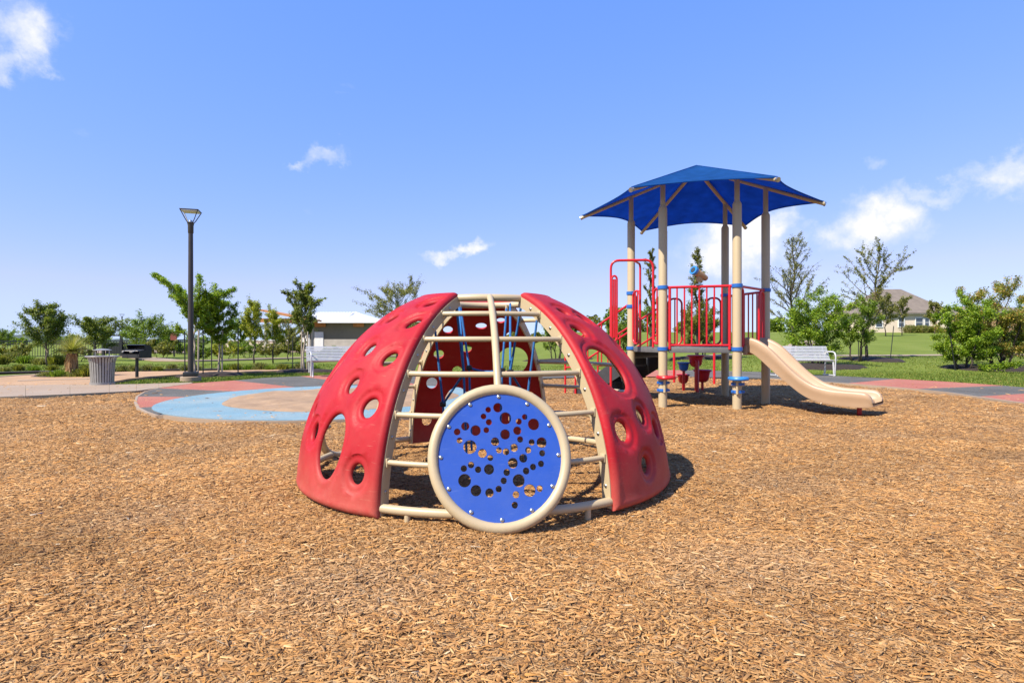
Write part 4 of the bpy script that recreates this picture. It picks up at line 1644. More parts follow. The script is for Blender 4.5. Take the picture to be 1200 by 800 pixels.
def make_grill():
    x, y = at(160.5, 441.2)
    g = thing('park_grill', 'black pedestal barbecue grill on a post in the grass beside the bin', 'grill', (x, y, 0), R_(-12))
    g.scale = (.82, .9, 1)
    MB().tube([(0, 0, -.2), (0, 0, .50)], .046, 12).build('post', M['black_metal'], g)
    f = MB()
    f.box((0, 0, .505), (.66, .42, .012)); f.box((0, .215, .62), (.66, .012, .24))
    for sg in (-1, 1): f.box((sg * .335, 0, .60), (.012, .42, .20))
    f.box((0, -.215, .555), (.66, .012, .10))
    f.build('firebox', M['black_metal'], g, None)
    gr = MB()
    for i in range(15): gr.tube([(-.29 + i * .041, -.24, .69), (-.29 + i * .041, .19, .74)], .006, 6)
    gr.tube([(-.30, -.24, .69), (.30, -.24, .69)], .009, 6); gr.tube([(-.30, .19, .74), (.30, .19, .74)], .009, 6)
    gr.build('grate', M['can_grey'], g)
    hood = MB()
    prof = [(.215, .70), (.20, .79), (.12, .845), (.0, .86), (-.07, .845)]
    for i in range(len(prof) - 1):
        (y0, z0), (y1, z1) = prof[i], prof[i + 1]
        hood.add([(-.34, y0, z0), (.34, y0, z0), (.34, y1, z1), (-.34, y1, z1)], [(0, 1, 2, 3)])
        for sg in (-1, 1):
            hood.add([(sg * .34, y0, z0), (sg * .34, y1, z1), (sg * .34, .0, .70)], [(0, 1, 2)])
    hood.build('wind_shield', M['black_metal'], g, None)
    for sg in (-1, 1):
        MB().tube(bent([(sg * .2, -.24, .69), (sg * .2, -.34, .66), (sg * .12, -.36, .66)], 0, c=.02), .011, 6).build('handle', M['can_grey'], g)


make_grill()


def make_lamp(label, loc, rz=0.3):
    l = thing('street_lamp', label, 'street lamp', loc, rz)
    MB().lathe([(.24, -.1), (.24, .035), (.225, .045)], n=24).build('footing', M['concrete'], l)
    MB().box((0, 0, .105), (.30, .30, .12), 0, .012).build('base_cover', M['black_metal'], l)
    MB().tube([(0, 0, .1), (0, 0, 2.0), (0, 0, 3.72)], [.068, .062, .055], 14).build('pole', M['bronze_metal'], l)
    MB().lathe([(.055, 3.70), (.066, 3.72), (.068, 3.90), (.085, 3.98), (.06, 3.99)], n=16).build('collar', M['bronze_metal'], l)
    h = MB().box((0, 0, 4.285), (.43, .43, .018), 0, .004)
    hd = h.build('lamp_top', M['bronze_metal'], l)
    MB().box((0, 0, 4.262), (.39, .39, .024), 0, .004).build('lamp_lens', M['white_trim'], hd)
    for sx in (-1, 1):
        for sy in (-1, 1):
            MB().tube([(sx * .05, sy * .05, 3.96), (sx * .10, sy * .10, 4.05), (sx * .20, sy * .20, 4.275)], .011, 6).build('lamp_arm', M['bronze_metal'], l)
    MB().lathe([(.045, 3.97), (.05, 4.0), (.035, 4.04), (.005, 4.05)], n=14).build('lamp_reflector', M['steel'], l)
    return l


make_lamp('tall dark bronze lamp post with flared open head on the left lawn', (*at(223.5, 443), 0))
make_lamp('distant dark lamp post above the trees left of the tall lamp', (xat(143, 70), 70, 0))

# ------------------------------------------------------------------ plants
PAL = {
    'green': [(.105, .172, .030), (.076, .135, .024), (.145, .212, .044), (.056, .102, .021)],
    'bright': [(.135, .215, .025), (.100, .185, .022), (.175, .250, .035), (.070, .135, .020)],
    'yellow': [(.200, .230, .035), (.150, .195, .030), (.240, .250, .050), (.105, .150, .028)],
    'dark': [(.078, .122, .032), (.056, .092, .025), (.125, .168, .052), (.165, .195, .080)],
    'grey': [(.135, .150, .075), (.105, .122, .058), (.190, .195, .115), (.075, .095, .042)],
    'olive': [(.130, .148, .042), (.095, .115, .034), (.170, .178, .062), (.066, .085, .026)],
    'mixed': [(.150, .190, .045), (.110, .150, .035), (.240, .200, .075), (.190, .125, .050), (.085, .125, .030)],
    'lavender': [(.135, .150, .085), (.110, .130, .065), (.170, .155, .120), (.080, .110, .045)],
}


def leaf_arrays(rng, pos, size, pal, up=.5, aspect=.55):
    n = len(pos)
    nrm = rng.normal(size=(n, 3)); nrm[:, 2] = np.abs(nrm[:, 2]) + up
    nrm /= np.linalg.norm(nrm, axis=1, keepdims=True)
    t = rng.normal(size=(n, 3)); t -= nrm * (t * nrm).sum(1, keepdims=True)
    t /= np.linalg.norm(t, axis=1, keepdims=True)
    b = np.cross(nrm, t)
    s = size * rng.uniform(.6, 1.35, (n, 1))
    w = s * aspect * rng.uniform(.7, 1.2, (n, 1))
    droop = nrm * s * rng.uniform(-.25, .05, (n, 1))
    v = np.stack([pos - t * s * .5, pos + b * w * .5 + nrm * w * .12, pos + t * s * .55 + droop, pos - b * w * .5 + nrm * w * .12], 1).reshape(-1, 3)
    pal = np.array(pal)
    c = pal[rng.integers(0, len(pal), n)] * rng.uniform(.75, 1.25, (n, 1))
    return v, np.repeat(c, 4, 0)


def leaf_mesh(name, v, c, m):
    n = len(v) // 4
    base = np.arange(n)[:, None] * 4
    tri = np.concatenate([base + np.array([[0, 1, 2]]), base + np.array([[0, 2, 3]])], 0)
    return np_mesh(name, v, tri.ravel(), np.full(len(tri), 3), m, c)


def plant(name, label, cat, x, y, h, spread, base_frac, n_limb, n_leaf, leaf, pal, bark, seed, shape='oval', stems=1, lean=(0, 0), sub=5, fuzz=.10,
          rise=(30, 65), group=None, z=None, trunk_r=None, top_bare=0.0, flat=1.0):
    n_leaf = int(n_leaf * (2.4 if stems == 1 else 2.8)); n_limb = int(n_limb * (1.35 if stems == 1 else 1.7)); leaf *= .84
    rr = random.Random(seed)
    rng = np.random.default_rng(seed)
    t = thing(name, label, cat, (x, y, tz(x, y) if z is None else z), rr.uniform(0, 0.0), group)
    wood = MB()
    lines = []
    twigs = []                # (p0, p1, weight)
    tr = trunk_r or max(.018, h * .012)
    for s in range(stems):
        a0 = 2 * PI * s / max(stems, 1) + rr.uniform(0, 1)
        off = Vector((math.cos(a0), math.sin(a0), 0)) * (0 if stems == 1 else .06 + .03 * stems)
        ln = Vector((lean[0], lean[1], 0)) + (Vector((math.cos(a0), math.sin(a0), 0)) * (spread * .45 if stems > 1 else 0))
        hs = h * (.80 if stems == 1 else .86) * (1 if s == 0 else rr.uniform(.72, .97))
        tp = []
        for i in range(9):
            u = i / 8
            tp.append(off + ln * u ** 1.3 + Vector((rr.gauss(0, .012), rr.gauss(0, .012), 0)) * h * (u > .1) + Vector((0, 0, hs * u)))
        lines.append((tp, [tr * (1.1 - .95 * i / 8) for i in range(9)], 7, True))
        for i in range(5, 8):
            twigs.append((tp[i], tp[i + 1], .8))
        nl = max(3, n_limb // stems)
        for i in range(nl):
            u = base_frac + (0.97 - base_frac) * ((i + rr.uniform(.1, .9)) / nl)
            k = min(int(u * 8), 7)
            p = tp[k].lerp(tp[k + 1], u * 8 - k)
            v = (u - base_frac) / (1 - base_frac)
            if shape == 'oval': pr = .45 + .75 * math.sin(PI * min(1, .18 + .82 * v)) - .1
            elif shape == 'cone': pr = 1.08 - .85 * v
            elif shape == 'vase': pr = .5 + .55 * v * (1.35 - v)
            elif shape == 'column': pr = .9 - .5 * v * v
            else: pr = .95 - .35 * v
            L_ = spread * pr * rr.uniform(.72, 1.32) / (1 if stems == 1 else 1.12)
            az = i * 2.39996 + a0 + rr.uniform(-.5, .5)
            el = R_(rr.uniform(*rise))
            d = Vector((math.cos(az) * math.cos(el), math.sin(az) * math.cos(el) * flat, math.sin(el)))
            lp = [p]
            for j in range(1, 5):
                w = j / 4
                d2 = (d + Vector((rr.gauss(0, .13), rr.gauss(0, .13), .28 * w + rr.gauss(0, .08)))).normalized()
                lp.append(lp[-1] + d2 * L_ / 4)
            r0 = tr * (1.0 - .7 * u) * .6
            lines.append((lp, [max(.0035, r0 * (1 - .8 * j / 4)) for j in range(5)], 5, False))
            for j in range(1, 4):
                twigs.append((lp[j], lp[j + 1], .9))
            for j in range(sub):
                w = rr.uniform(.25, .98)
                kk = min(int(w * 4), 3)
                q = lp[kk].lerp(lp[kk + 1], w * 4 - kk)
                d3 = (d + Vector((rr.gauss(0, .6), rr.gauss(0, .6), rr.gauss(.15, .45)))).normalized()
                l3 = L_ * rr.uniform(.22, .48)
                e = q + d3 * l3
                lines.append(([q, q.lerp(e, .5) + Vector((0, 0, l3 * .04)), e], [max(.003, r0 * .4), .003, .0018], 4, False))
                twigs.append((q, e, 1.0))
    # fit the grown plant to its surveyed height and width
    E_ = np.array([q[1] for q in twigs])
    fz = h / np.quantile(E_[:, 2], .995)
    mx_ = np.median(E_[:, 0])
    fx = spread / max(.05, np.quantile(np.abs(E_[:, 0] - mx_), .965))
    fx = min(max(fx, .6), 1.18)
    S_ = lambda p: Vector((p[0] * fx, p[1] * fx, p[2] * fz))
    for (pl, rad, sd, cp) in lines:
        wood.tube([S_(p) for p in pl], rad, sd, caps=cp)
    twigs = [(S_(a), S_(b), w_) for a, b, w_ in twigs]
    wood.build('trunk', bark, t, None)
    P0 = np.array([q[0] for q in twigs]); P1 = np.array([q[1] for q in twigs])
    ln = np.linalg.norm(P1 - P0, axis=1) * np.array([q[2] for q in twigs]) + .02
    # clumping: some twigs are much leafier than others
    ln = ln * rng.gamma(2.0, .5, len(ln))
    pick = rng.choice(len(twigs), n_leaf, p=ln / ln.sum())
    u = rng.random((n_leaf, 1)) ** .7
    pos = P0[pick] * (1 - u) + P1[pick] * u + rng.normal(0, fuzz * spread * .55, (n_leaf, 3))
    v, c = leaf_arrays(rng, pos, leaf, PAL[pal])
    bright = rng.uniform(.8, 1.2, len(twigs))[pick]
    c = c * np.repeat(bright, 4)[:, None]
    link_mesh('crown', leaf_mesh('crown', v, c, M['leaf']), t)
    return t


def T(name, label, px, Y, top_py, half_px, base_frac, n_leaf, leaf, pal, bark, seed, n_limb=16, **kw):
    """Place a tree by plan position: px bearing, Y metres away, crown top and half-width as surveyed."""
    x = xat(px, Y)
    z0 = tz(x, Y)
    h = CAM_H + (400 - top_py) * Y / FPX - z0
    spread = half_px * Y / FPX
    return plant(name, label, kw.pop('cat', 'tree'), x, Y, h, spread, base_frac, n_limb, n_leaf, leaf, PAL and pal, bark, seed, **kw)


# left of the play area
T('young_tree', 'bushy young tree behind the spiky yucca at far left', 55, 24, 354, 33, .16, 6800, .085, 'dark', M['trunk'], 11, n_limb=20, shape='cone', rise=(20, 60), fuzz=.09)
T('young_tree', 'small round young tree directly behind the litter bin', 113, 30, 370, 25, .30, 4800, .10, 'dark', M['trunk_dark'], 12, n_limb=16, shape='oval')
T('young_tree', 'light green young tree behind the barbecue grill', 170, 35, 367, 28, .2, 4800, .11, 'green', M['trunk'], 13, n_limb=18, shape='oval', rise=(20, 55))
T('young_tree', 'young tree with long spreading leafy arms behind the tall lamp post', 228, 16.4, 324, 46, .46, 8200, .066, 'bright', M['trunk_pale'], 14, n_limb=15, shape='vase', rise=(12, 55), fuzz=.06)
T('young_tree', 'dense young tree on pale trunks just right of the tall lamp post', 256, 17.0, 338, 31, .42, 7400, .066, 'bright', M['trunk_pale'], 15, n_limb=16, shape='vase', rise=(30, 70), fuzz=.075)
T('young_tree', 'yellow green narrow sapling, left one of the pair before the pale building', 298, 26, 350, 22, .26, 5200, .07, 'yellow', M['trunk_dark'], 16, n_limb=16, shape='column', rise=(35, 70))
T('young_tree', 'yellow green narrow sapling, right one of the pair before the pale building', 320, 27, 358, 20, .26, 4600, .07, 'yellow', M['trunk_dark'], 17, n_limb=14, shape='column', rise=(35, 70))
T('young_tree', 'dark leafy young tree with upright shoots left of the hidden bench', 357, 19, 329, 27, .36, 6000, .072, 'dark', M['trunk_pale'], 18, n_limb=20, shape='column', rise=(38, 74), fuzz=.07)
T('young_tree', 'slim grey sapling with sparse pinkish leaves before the building', 338, 30, 375, 12, .30, 900, .06, 'lavender', M['trunk_dark'], 19, n_limb=10, shape='column')
T('oak_tree', 'airy oak tree rising behind the left shoulder of the dome', 465, 27, 324, 34, .30, 5200, .075, 'grey', M['trunk_dark'], 20, n_limb=20, shape='oval', rise=(15, 60), fuzz=.07)
# behind the tower
T('young_tree', 'tall thin tree showing between the left tower posts', 762, 24, 291, 13, .18, 2800, .07, 'olive', M['trunk_dark'], 21, n_limb=20, shape='column', rise=(40, 70))
T('young_tree', 'thin upright tree behind the telescope on the play tower', 817, 24, 292, 20, .18, 3800, .07, 'olive', M['trunk_dark'], 22, n_limb=22, shape='cone', rise=(40, 70))
T('leafy_shrub', 'olive shrub seen through the red tower railing', 822, 26, 352, 24, .05, 4200, .09, 'olive', M['trunk_dark'], 23, n_limb=18, stems=4, shape='round', cat='shrub')
T('leafy_shrub', 'dark shrub low behind the tower stairs', 726, 30, 374, 20, .05, 3000, .10, 'green', M['trunk_dark'], 24, n_limb=16, stems=4, shape='round', cat='shrub')
T('leafy_shrub', 'dark shrub seen through the right opening of the dome', 652, 30, 366, 20, .05, 3200, .10, 'green', M['trunk_dark'], 25, n_limb=16, stems=4, shape='round', cat='shrub')
# right lawn
T('oak_tree', 'tall airy grey green oak just right of the tower posts', 928, 27, 273, 36, .22, 3400, .078, 'grey', M['trunk_dark'], 26, n_limb=26, shape='cone', rise=(34, 68), fuzz=.05)
T('leafy_shrub', 'dense bright green shrub behind the right bench', 958, 21, 342, 33, .06, 8200, .078, 'bright', M['trunk_dark'], 27, n_limb=30, stems=5, shape='round', cat='shrub', fuzz=.11, rise=(-8, 58))
T('leafy_shrub', 'green bushy shrub between the right bench and the staked oak', 1004, 23.5, 346, 24, .20, 5200, .075, 'green', M['trunk_dark'], 28, n_limb=22, stems=3, shape='round', cat='shrub', fuzz=.10)
T('oak_tree', 'leaning staked oak with open crown in the round mulch bed', 1016, 24.4, 283, 36, .34, 2300, .085, 'olive', M['trunk'], 29, n_limb=18, shape='oval', rise=(34, 72), fuzz=.05, lean=(.45, 0), sub=5)
T('oak_tree', 'small grey green tree before the house, left of its windows', 1038, 62, 344, 17, .25, 2400, .19, 'grey', M['trunk_dark'], 30, n_limb=16, shape='oval')
T('oak_tree', 'small grey green tree between the windows of the house', 1057, 66, 350, 9, .38, 1300, .18, 'grey', M['trunk_dark'], 31, n_limb=14, shape='oval')
T('oak_tree', 'grey green tree at the right end of the house', 1096, 60, 352, 11, .25, 2000, .19, 'grey', M['trunk_dark'], 32, n_limb=14, shape='oval')
T('leafy_shrub', 'dense bright green shrub on a leaning stem in the right mulch bed', 1130, 19.6, 345, 31, .04, 10000, .075, 'bright', M['trunk_dark'], 33, n_limb=28, stems=3, shape='round', cat='shrub', fuzz=.10, rise=(-8, 58), lean=(.1, 0))
T('leafy_shrub', 'loose yellow and brown tinged shrub at the right edge', 1172, 20.3, 327, 40, .02, 10500, .075, 'mixed', M['trunk_dark'], 34, n_limb=32, stems=5, shape='cone', cat='shrub', fuzz=.09, rise=(-8, 58))
T('leafy_shrub', 'tall green shrub cut by the right border of the view', 1212, 20.8, 332, 30, .06, 5200, .075, 'green', M['trunk_dark'], 35, n_limb=26, stems=4, shape='cone', cat='shrub', fuzz=.09, rise=(-8, 58))

# distant tree belt, too far to tell trees apart
def tree_belt(name, label, x0, x1, y0, dy, h, n, pal, seed, leaf=.5):
    rng = np.random.default_rng(seed)
    k = max(6, int(abs(x1 - x0) / (h * 1.1)))
    cx = np.linspace(x0, x1, k) + rng.normal(0, h * .3, k); cy = y0 + rng.uniform(0, dy, k); ch = h * rng.uniform(.55, 1.1, k)
    i = rng.integers(0, k, n)
    d = rng.normal(size=(n, 3)); d /= np.linalg.norm(d, axis=1, keepdims=True)
    r = rng.uniform(.35, 1, (n, 1)) ** .5
    lump = 1 + .22 * np.sin(5 * d[:, :1] + i[:, None]) * np.sin(4 * d[:, 2:] + 2 * i[:, None])
    pos = np.stack([cx[i], cy[i], terrain(cx[i], cy[i]) + ch[i] * .5], -1) + d * r * lump * np.stack([ch[i] * .6, ch[i] * .6, ch[i] * .5], -1)
    v, c = leaf_arrays(rng, pos, leaf, PAL[pal], aspect=.8)
    o = link_mesh(name, leaf_mesh(name, v, c, M['leaf']))
    tag(o, label, 'trees', kind='stuff')
    return o


tree_belt('tree_belt', 'distant dark tree belt behind the tower and slide', 14, 58, 108, 18, 5.2, 9000, 'green', 41, .55)
tree_belt('tree_belt', 'distant low tree line along the left horizon', -190, -60, 150, 30, 3.6, 8000, 'green', 42, .6)
tree_belt('tree_belt', 'low distant greenery between dome and tower', -8, 14, 95, 14, 3.4, 4000, 'olive', 43, .5)
tree_belt('tree_belt', 'distant tree line beyond the house at far right', 78, 135, 120, 18, 4.5, 5000, 'olive', 44, .6)

# yucca
def make_yucca():
    Y = 15.7
    x = xat(84, Y)
    y = thing('yucca', 'spiky grey green yucca with shaggy dry straw-coloured trunk in the left bed', 'yucca', (x, Y, Z_GRASS))
    rng = np.random.default_rng(5)
    MB().tube([(0, 0, 0), (.02, 0, .3), (.02, 0, .70)], [.12, .11, .10], 10).build('trunk', M['trunk'], y)
    # hanging dry skirt
    n = 900
    a = rng.uniform(0, 2 * np.pi, n); z = rng.uniform(.16, .70, n)
    d = np.stack([np.cos(a), np.sin(a), np.zeros(n)], -1); s = np.stack([-np.sin(a), np.cos(a), np.zeros(n)], -1)
    p0 = d * .115 + np.stack([np.zeros(n), np.zeros(n), z], -1)
    L_ = rng.uniform(.12, .36, n)[:, None]
    p1 = p0 + d * L_ * rng.uniform(.0, .22, (n, 1)) + np.array([0, 0, -1]) * L_
    p1[:, 2] = np.maximum(p1[:, 2], .01)
    w = .011
    v = np.stack([p0 - s * w, p0 + s * w, p1 + s * w * .4, p1 - s * w * .4], 1).reshape(-1, 3)
    pal = np.array([(.50, .30, .13), (.42, .24, .10), (.60, .40, .20), (.30, .17, .08)])
    c = np.repeat(pal[rng.integers(0, 4, n)] * rng.uniform(.8, 1.2, (n, 1)), 4, 0)
    link_mesh('dry_skirt', leaf_mesh('dry_skirt', v, c, M['yucca_skirt']), y)
    n = 750
    d = rng.normal(size=(n, 3)); d[:, 2] = np.abs(d[:, 2]) * .9 - .12; d /= np.linalg.norm(d, axis=1, keepdims=True)
    p0 = np.array([0.02, 0, .76]) + d * .04
    L_ = rng.uniform(.34, .64, n)[:, None]
    p1 = p0 + d * L_ + np.array([0, 0, -.06]) * L_
    s = np.cross(d, np.array([0, 0, 1.0])); s /= np.linalg.norm(s, axis=1, keepdims=True)
    v = np.stack([p0 - s * .007, p0 + s * .007, p1 + s * .001, p1 - s * .001], 1).reshape(-1, 3)
    pal = np.array([(.20, .22, .11), (.15, .18, .085), (.27, .27, .15), (.12, .15, .07)])
    c = np.repeat(pal[rng.integers(0, 4, n)] * rng.uniform(.8, 1.2, (n, 1)), 4, 0)
    link_mesh('spiky_crown', leaf_mesh('spiky_crown', v, c, M['leaf']), y)


make_yucca()
bed(xat(80, 16.0), 15.9, 1.05, .7, 1, Z_GRASS)
bed(xat(1022, 24.3), 24.3, 1.2, 1.5, 2)
bed(xat(960, 20.6), 20.6, 1.6, 1.2, 3)
bed(xat(1165, 19.9), 19.9, 1.75, 1.25, 4)
bed(xat(1235, 20.6), 20.6, 1.2, .9, 5)
bed(xat(256, 17), 17, .75, .6, 6)
bed(xat(228, 16.3), 16.3, .55, .4, 7)
bed(xat(357, 18.9), 18.9, 1.1, .55, 8)
bed(xat(820, 25.6), 25.6, 1.6, .7, 9)
bed(xat(655, 29.5), 29.5, 1.9, .8, 10)


# tufts in the planting strip
def tuft_mesh(seed, h, w, n, pal):
    rng = np.random.default_rng(seed)
    a = rng.uniform(0, 2 * np.pi, n); tilt = np.abs(rng.normal(0, .55, n))
    d = np.stack([np.cos(a) * np.sin(tilt), np.sin(a) * np.sin(tilt), np.cos(tilt)], -1)
    p0 = np.stack([np.cos(a), np.sin(a), np.zeros(n)], -1) * rng.uniform(0, w * .35, (n, 1))
    L_ = h * rng.uniform(.6, 1.1, (n, 1))
    p1 = p0 + d * L_
    s = np.cross(d, rng.normal(size=(n, 3))); s /= np.linalg.norm(s, axis=1, keepdims=True)
    wd = h * .045
    v = np.stack([p0 - s * wd, p0 + s * wd, p1 + s * wd * .5, p1 - s * wd * .5], 1).reshape(-1, 3)
    lv, lc = leaf_arrays(rng, p1 * rng.uniform(.45, 1, (n, 1)), h * .18, PAL[pal])
    pal_ = np.array(PAL[pal])
    c = np.repeat(pal_[rng.integers(0, len(pal_), n)] * rng.uniform(.8, 1.2, (n, 1)), 4, 0)
    return leaf_mesh('foliage', np.concatenate([v, lv]), np.concatenate([c, lc]), M['leaf'])


TUFTS = [tuft_mesh(61, .42, .5, 420, 'lavender'), tuft_mesh(62, .36, .5, 420, 'olive'), tuft_mesh(63, .30, .6, 420, 'green'), tuft_mesh(64, .24, .6, 420, 'grey')]
rr = random.Random(9)


def tuft(px, Y, kind, label, group, s=1.0):
    x = xat(px, Y)
    o = link_mesh('tufted_plant', TUFTS[kind])
    o.location = (x, Y, tz(x, Y)); o.rotation_euler = (0, 0, rr.uniform(0, 6)); o.scale = (s, s, s)
    tag(o, label, 'plant', group)


for i, px in enumerate(range(112, 236, 15)):
    tuft(px + rr.uniform(-3, 3), 19.3 + rr.uniform(-.5, .7), (0, 1, 0, 0)[i % 4], 'tufted grey green plant in the row behind the tan path, left of the lamp post', 'tufted plants behind the tan path', .55)
for i, px in enumerate(range(264, 372, 13)):
    tuft(px + rr.uniform(-3, 3), 19.8 + rr.uniform(-.4, .9), (2, 1, 2, 0)[i % 4], 'tufted green plant in the row under the saplings, right of the lamp post', 'tufted plants under the saplings', .7)
for i, px in enumerate((-8, 6, 22, 40, 62, 78, 100)):
    tuft(px, 19.6 + rr.uniform(-.8, .8), (1, 3, 1, 2)[i % 4], 'low shrubby plant in the dark border behind the yucca bed', 'plants in the far left border', .6)
for i, px in enumerate((2, 14, 30, 48, 66)):
    tuft(px, 26 + rr.uniform(-1.5, 1.5), (1, 0, 2, 3)[i % 4], 'small plant on the lawn in front of the black fence', 'small plants before the fence', 1.2)
tuft(56, 15.6, 3, 'leftmost low round plant at the foot of the yucca', None, .8)
tuft(69, 15.5, 2, 'low round plant beside the yucca trunk, left side', None, .8)
tuft(88, 15.5, 3, 'low round plant in front of the yucca trunk', None, .75)
tuft(102, 15.6, 1, 'rightmost low round plant of the yucca bed beside the bin', None, .9)
for i, px in enumerate((1080, 1090, 1098, 1108, 1066, 1072)):
    x = xat(px, 79); o = link_mesh('tufted_plant', TUFTS[i % 4]); o.location = (x, 79, tz(x, 79)); o.scale = (2.6,) * 3
    tag(o, 'small shrub planted along the foot of the house wall', 'plant', 'shrubs along the house wall')
strip_b = [at(-60, 437), at(0, 435.2), at(50, 434), at(100, 433.6), at(150, 432.6), at(220, 431.6), at(300, 430.6), at(372, 430)]
strip('planting_strip', strip_b, M['soil'], -.018, .55)

# stakes beside the young trees
for (px, Y, h, lab, dx) in ((1120, 19.3, 1.15, 'thin dark stake leaning beside the right shrub', -.18), (1043, 24.6, 1.45, 'leaning dark stake right of the open oak', .16), (1006, 23.2, 1.2, 'dark upright stake left of the open oak', 0.0),
                            (217, 16.0, 1.3, 'thin dark stake left of the tall lamp post', -.02), (238, 16.3, 1.35, 'dark stake just right of the tall lamp post', 0), (248, 18.8, 1.5, 'dark stake behind the trees right of the lamp post', 0),
                            (279, 17.2, 1.45, 'lone dark stake right of the dense young tree', 0), (343, 19.3, 1.2, 'dark stake left of the dark leafy tree', 0)):
    x = xat(px, Y)
    o = MB().tube([(0, 0, -.1), (dx, 0, h)], .016, 6).build('tree_stake', M['black_metal'])
    o.location = (x, Y, tz(x, Y)); tag(o, lab, 'stake')
for i, (px, Y, lab) in enumerate(((232, 16.2, 'pale timber stake under the spreading tree by the lamp'), (353, 18.7, 'left pale stake under the dark leafy tree'), (360, 18.7, 'right pale stake under the dark leafy tree'), (260, 16.9, 'pale timber stake under the dense young tree'))):
    x = xat(px, Y)
    o = MB().tube([(0, 0, -.1), (.02, 0, 1.35)], .022, 6).build('tree_stake', M['trunk_pale'])
    o.location = (x, Y, tz(x, Y)); tag(o, lab, 'stake')


# grass blades where the lawn is nearest
def make_grass():
    rng = np.random.default_rng(3)
    xs, ys = [], []
    for (x0, x1, y0, y1, n) in ((-11.5, -3.8, 12.4, 18.6, 30000), (6.0, 21, 11.5, 19, 42000), (-22, -4, 18.6, 26, 16000), (6, 30, 19, 27, 22000), (-3, 8, 17.8, 24, 9000)):
        xs.append(rng.uniform(x0, x1, n)); ys.append(rng.uniform(y0, y1, n))
    x = np.concatenate(xs); y = np.concatenate(ys)
    grav = [at(-200, 455), at(-60, 450.6), at(105, 449.8), at(130, 446.5), at(150, 443), at(180, 440), at(222, 437), at(280, 435), at(330, 433.4), at(330, 432), at(280, 433), at(220, 434), at(150, 434.6), at(100, 436.5), at(60, 437.2), at(20, 439.5), at(0, 441), at(-80, 443)]
    k = ~(in_poly(x, y, RUBBER_POLY) | in_poly(x, y, MULCH_POLY) | in_poly(x, y, grav) | in_poly(x, y, near + farr[::-1]))
    for (px, Y, rx, ry) in ((80, 15.9, 1.0, .6), (1020, 24.3, 1.1, .9), (960, 20.6, 1.4, .8), (1165, 19.9, 1.7, .85), (256, 17, .7, .55), (357, 18.9, 1, .5), (1235, 20.6, 1.1, .85)):
        k &= ((x - xat(px, Y)) / rx) ** 2 + ((y - Y) / ry) ** 2 > 1
    x, y = x[k], y[k]
    n = len(x)
    z = terrain(x, y)
    p0 = np.stack([x, y, z], -1)
    d = np.stack([rng.normal(0, .45, n), rng.normal(0, .45, n), np.ones(n)], -1)
    d /= np.linalg.norm(d, axis=1, keepdims=True)
    L_ = rng.uniform(.022, .05, (n, 1))
    a = rng.uniform(0, np.pi, n)
    s = np.stack([np.cos(a), np.sin(a), np.zeros(n)], -1) * rng.uniform(.008, .02, (n, 1))
    v = np.stack([p0 - s, p0 + s, p0 + d * L_], 1).reshape(-1, 3)
    pal = np.array([(.085, .145, .030), (.065, .115, .024), (.125, .180, .045), (.18, .19, .07)])
    c = np.repeat(pal[rng.choice(4, n, p=(.4, .3, .22, .08))] * rng.uniform(.8, 1.2, (n, 1)), 3, 0)
    return np_mesh('grass', v, np.arange(3 * n), np.full(n, 3), M['blade'], c)


tag(link_mesh('grass', make_grass()), 'short mown green grass of the lawns', 'grass', kind='stuff')


# ------------------------------------------------------------------ buildings and fences
def window(parent, c, w, h, rz=0.0, name='window', mull=True):
    """Window facing local -Y: pane, frame around it, one rail."""
    p = MB().box(c, (w, .04, h)).build(name, M['glass'], parent, None)
    f = MB()
    t = .09
    x, y, z = c
    f.box((x, y - .02, z + h / 2 + t / 2), (w + 2 * t, .09, t)); f.box((x, y - .02, z - h / 2 - t / 2), (w + 2 * t, .09, t))
    f.box((x - w / 2 - t / 2, y - .02, z), (t, .09, h)); f.box((x + w / 2 + t / 2, y - .02, z), (t, .09, h))
    if mull: f.box((x, y - .025, z), (w, .05, .06))
    f.build('window_frame', M['white_trim'], p, None)


def hip_roof(mb, x0, x1, y0, y1, z0, ridge, rx0, rx1):
    ym = (y0 + y1) / 2
    vs = [(x0, y0, z0), (x1, y0, z0), (x1, y1, z0), (x0, y1, z0), (rx0, ym, ridge), (rx1, ym, ridge)]
    vs += [(x, y, z - .18) for x, y, z in vs[:4]]
    mb.add(vs, [(0, 1, 5, 4), (1, 2, 5), (2, 3, 4, 5), (3, 0, 4), (0, 6, 7, 1), (1, 7, 8, 2), (2, 8, 9, 3), (3, 9, 6, 0), (9, 8, 7, 6)])


def make_house():
    Y = 82.0
    x0, x1 = xat(1014, Y), xat(1112, Y)
    zb = tz((x0 + x1) / 2, Y)
    h = thing('house', 'single storey cream house with brown hip roof on the right hill', 'house', ((x0 + x1) / 2, Y, zb))
    w = (x1 - x0) / 2
    MB().box((0, 5, 1.35), (2 * w, 10, 2.7)).build('wall', M['wall_cream'], h, None)
    r = MB()
    hip_roof(r, -w - .5, w + .5, -.5, 10.5, 2.85, 6.7, -w * .08, w * .42)
    r.build('roof', M['roof_shingle'], h, None)
    MB().box((0, -.42, 2.72), (2 * w + 1.0, .06, .20)).build('fascia', M['white_trim'], h, None)
    for vx in (-.8, 1.2):
        MB().box((vx, 3.4, 5.15), (.35, .35, .3)).build('roof_vent', M['roof_shingle'], h, None)
    for px, ww in ((1077, 1.0), (1056, .75), (1086, .6), (1030, .9)):
        window(h, (xat(px, Y) - (x0 + x1) / 2, -.03, 1.45), ww, 1.25)
    for i in range(2):
        MB().box((-w + .06 + i * (2 * w - .12), -.02, 1.3), (.14, .06, 2.6)).build('corner_trim', M['white_trim'], h, None)


make_house()


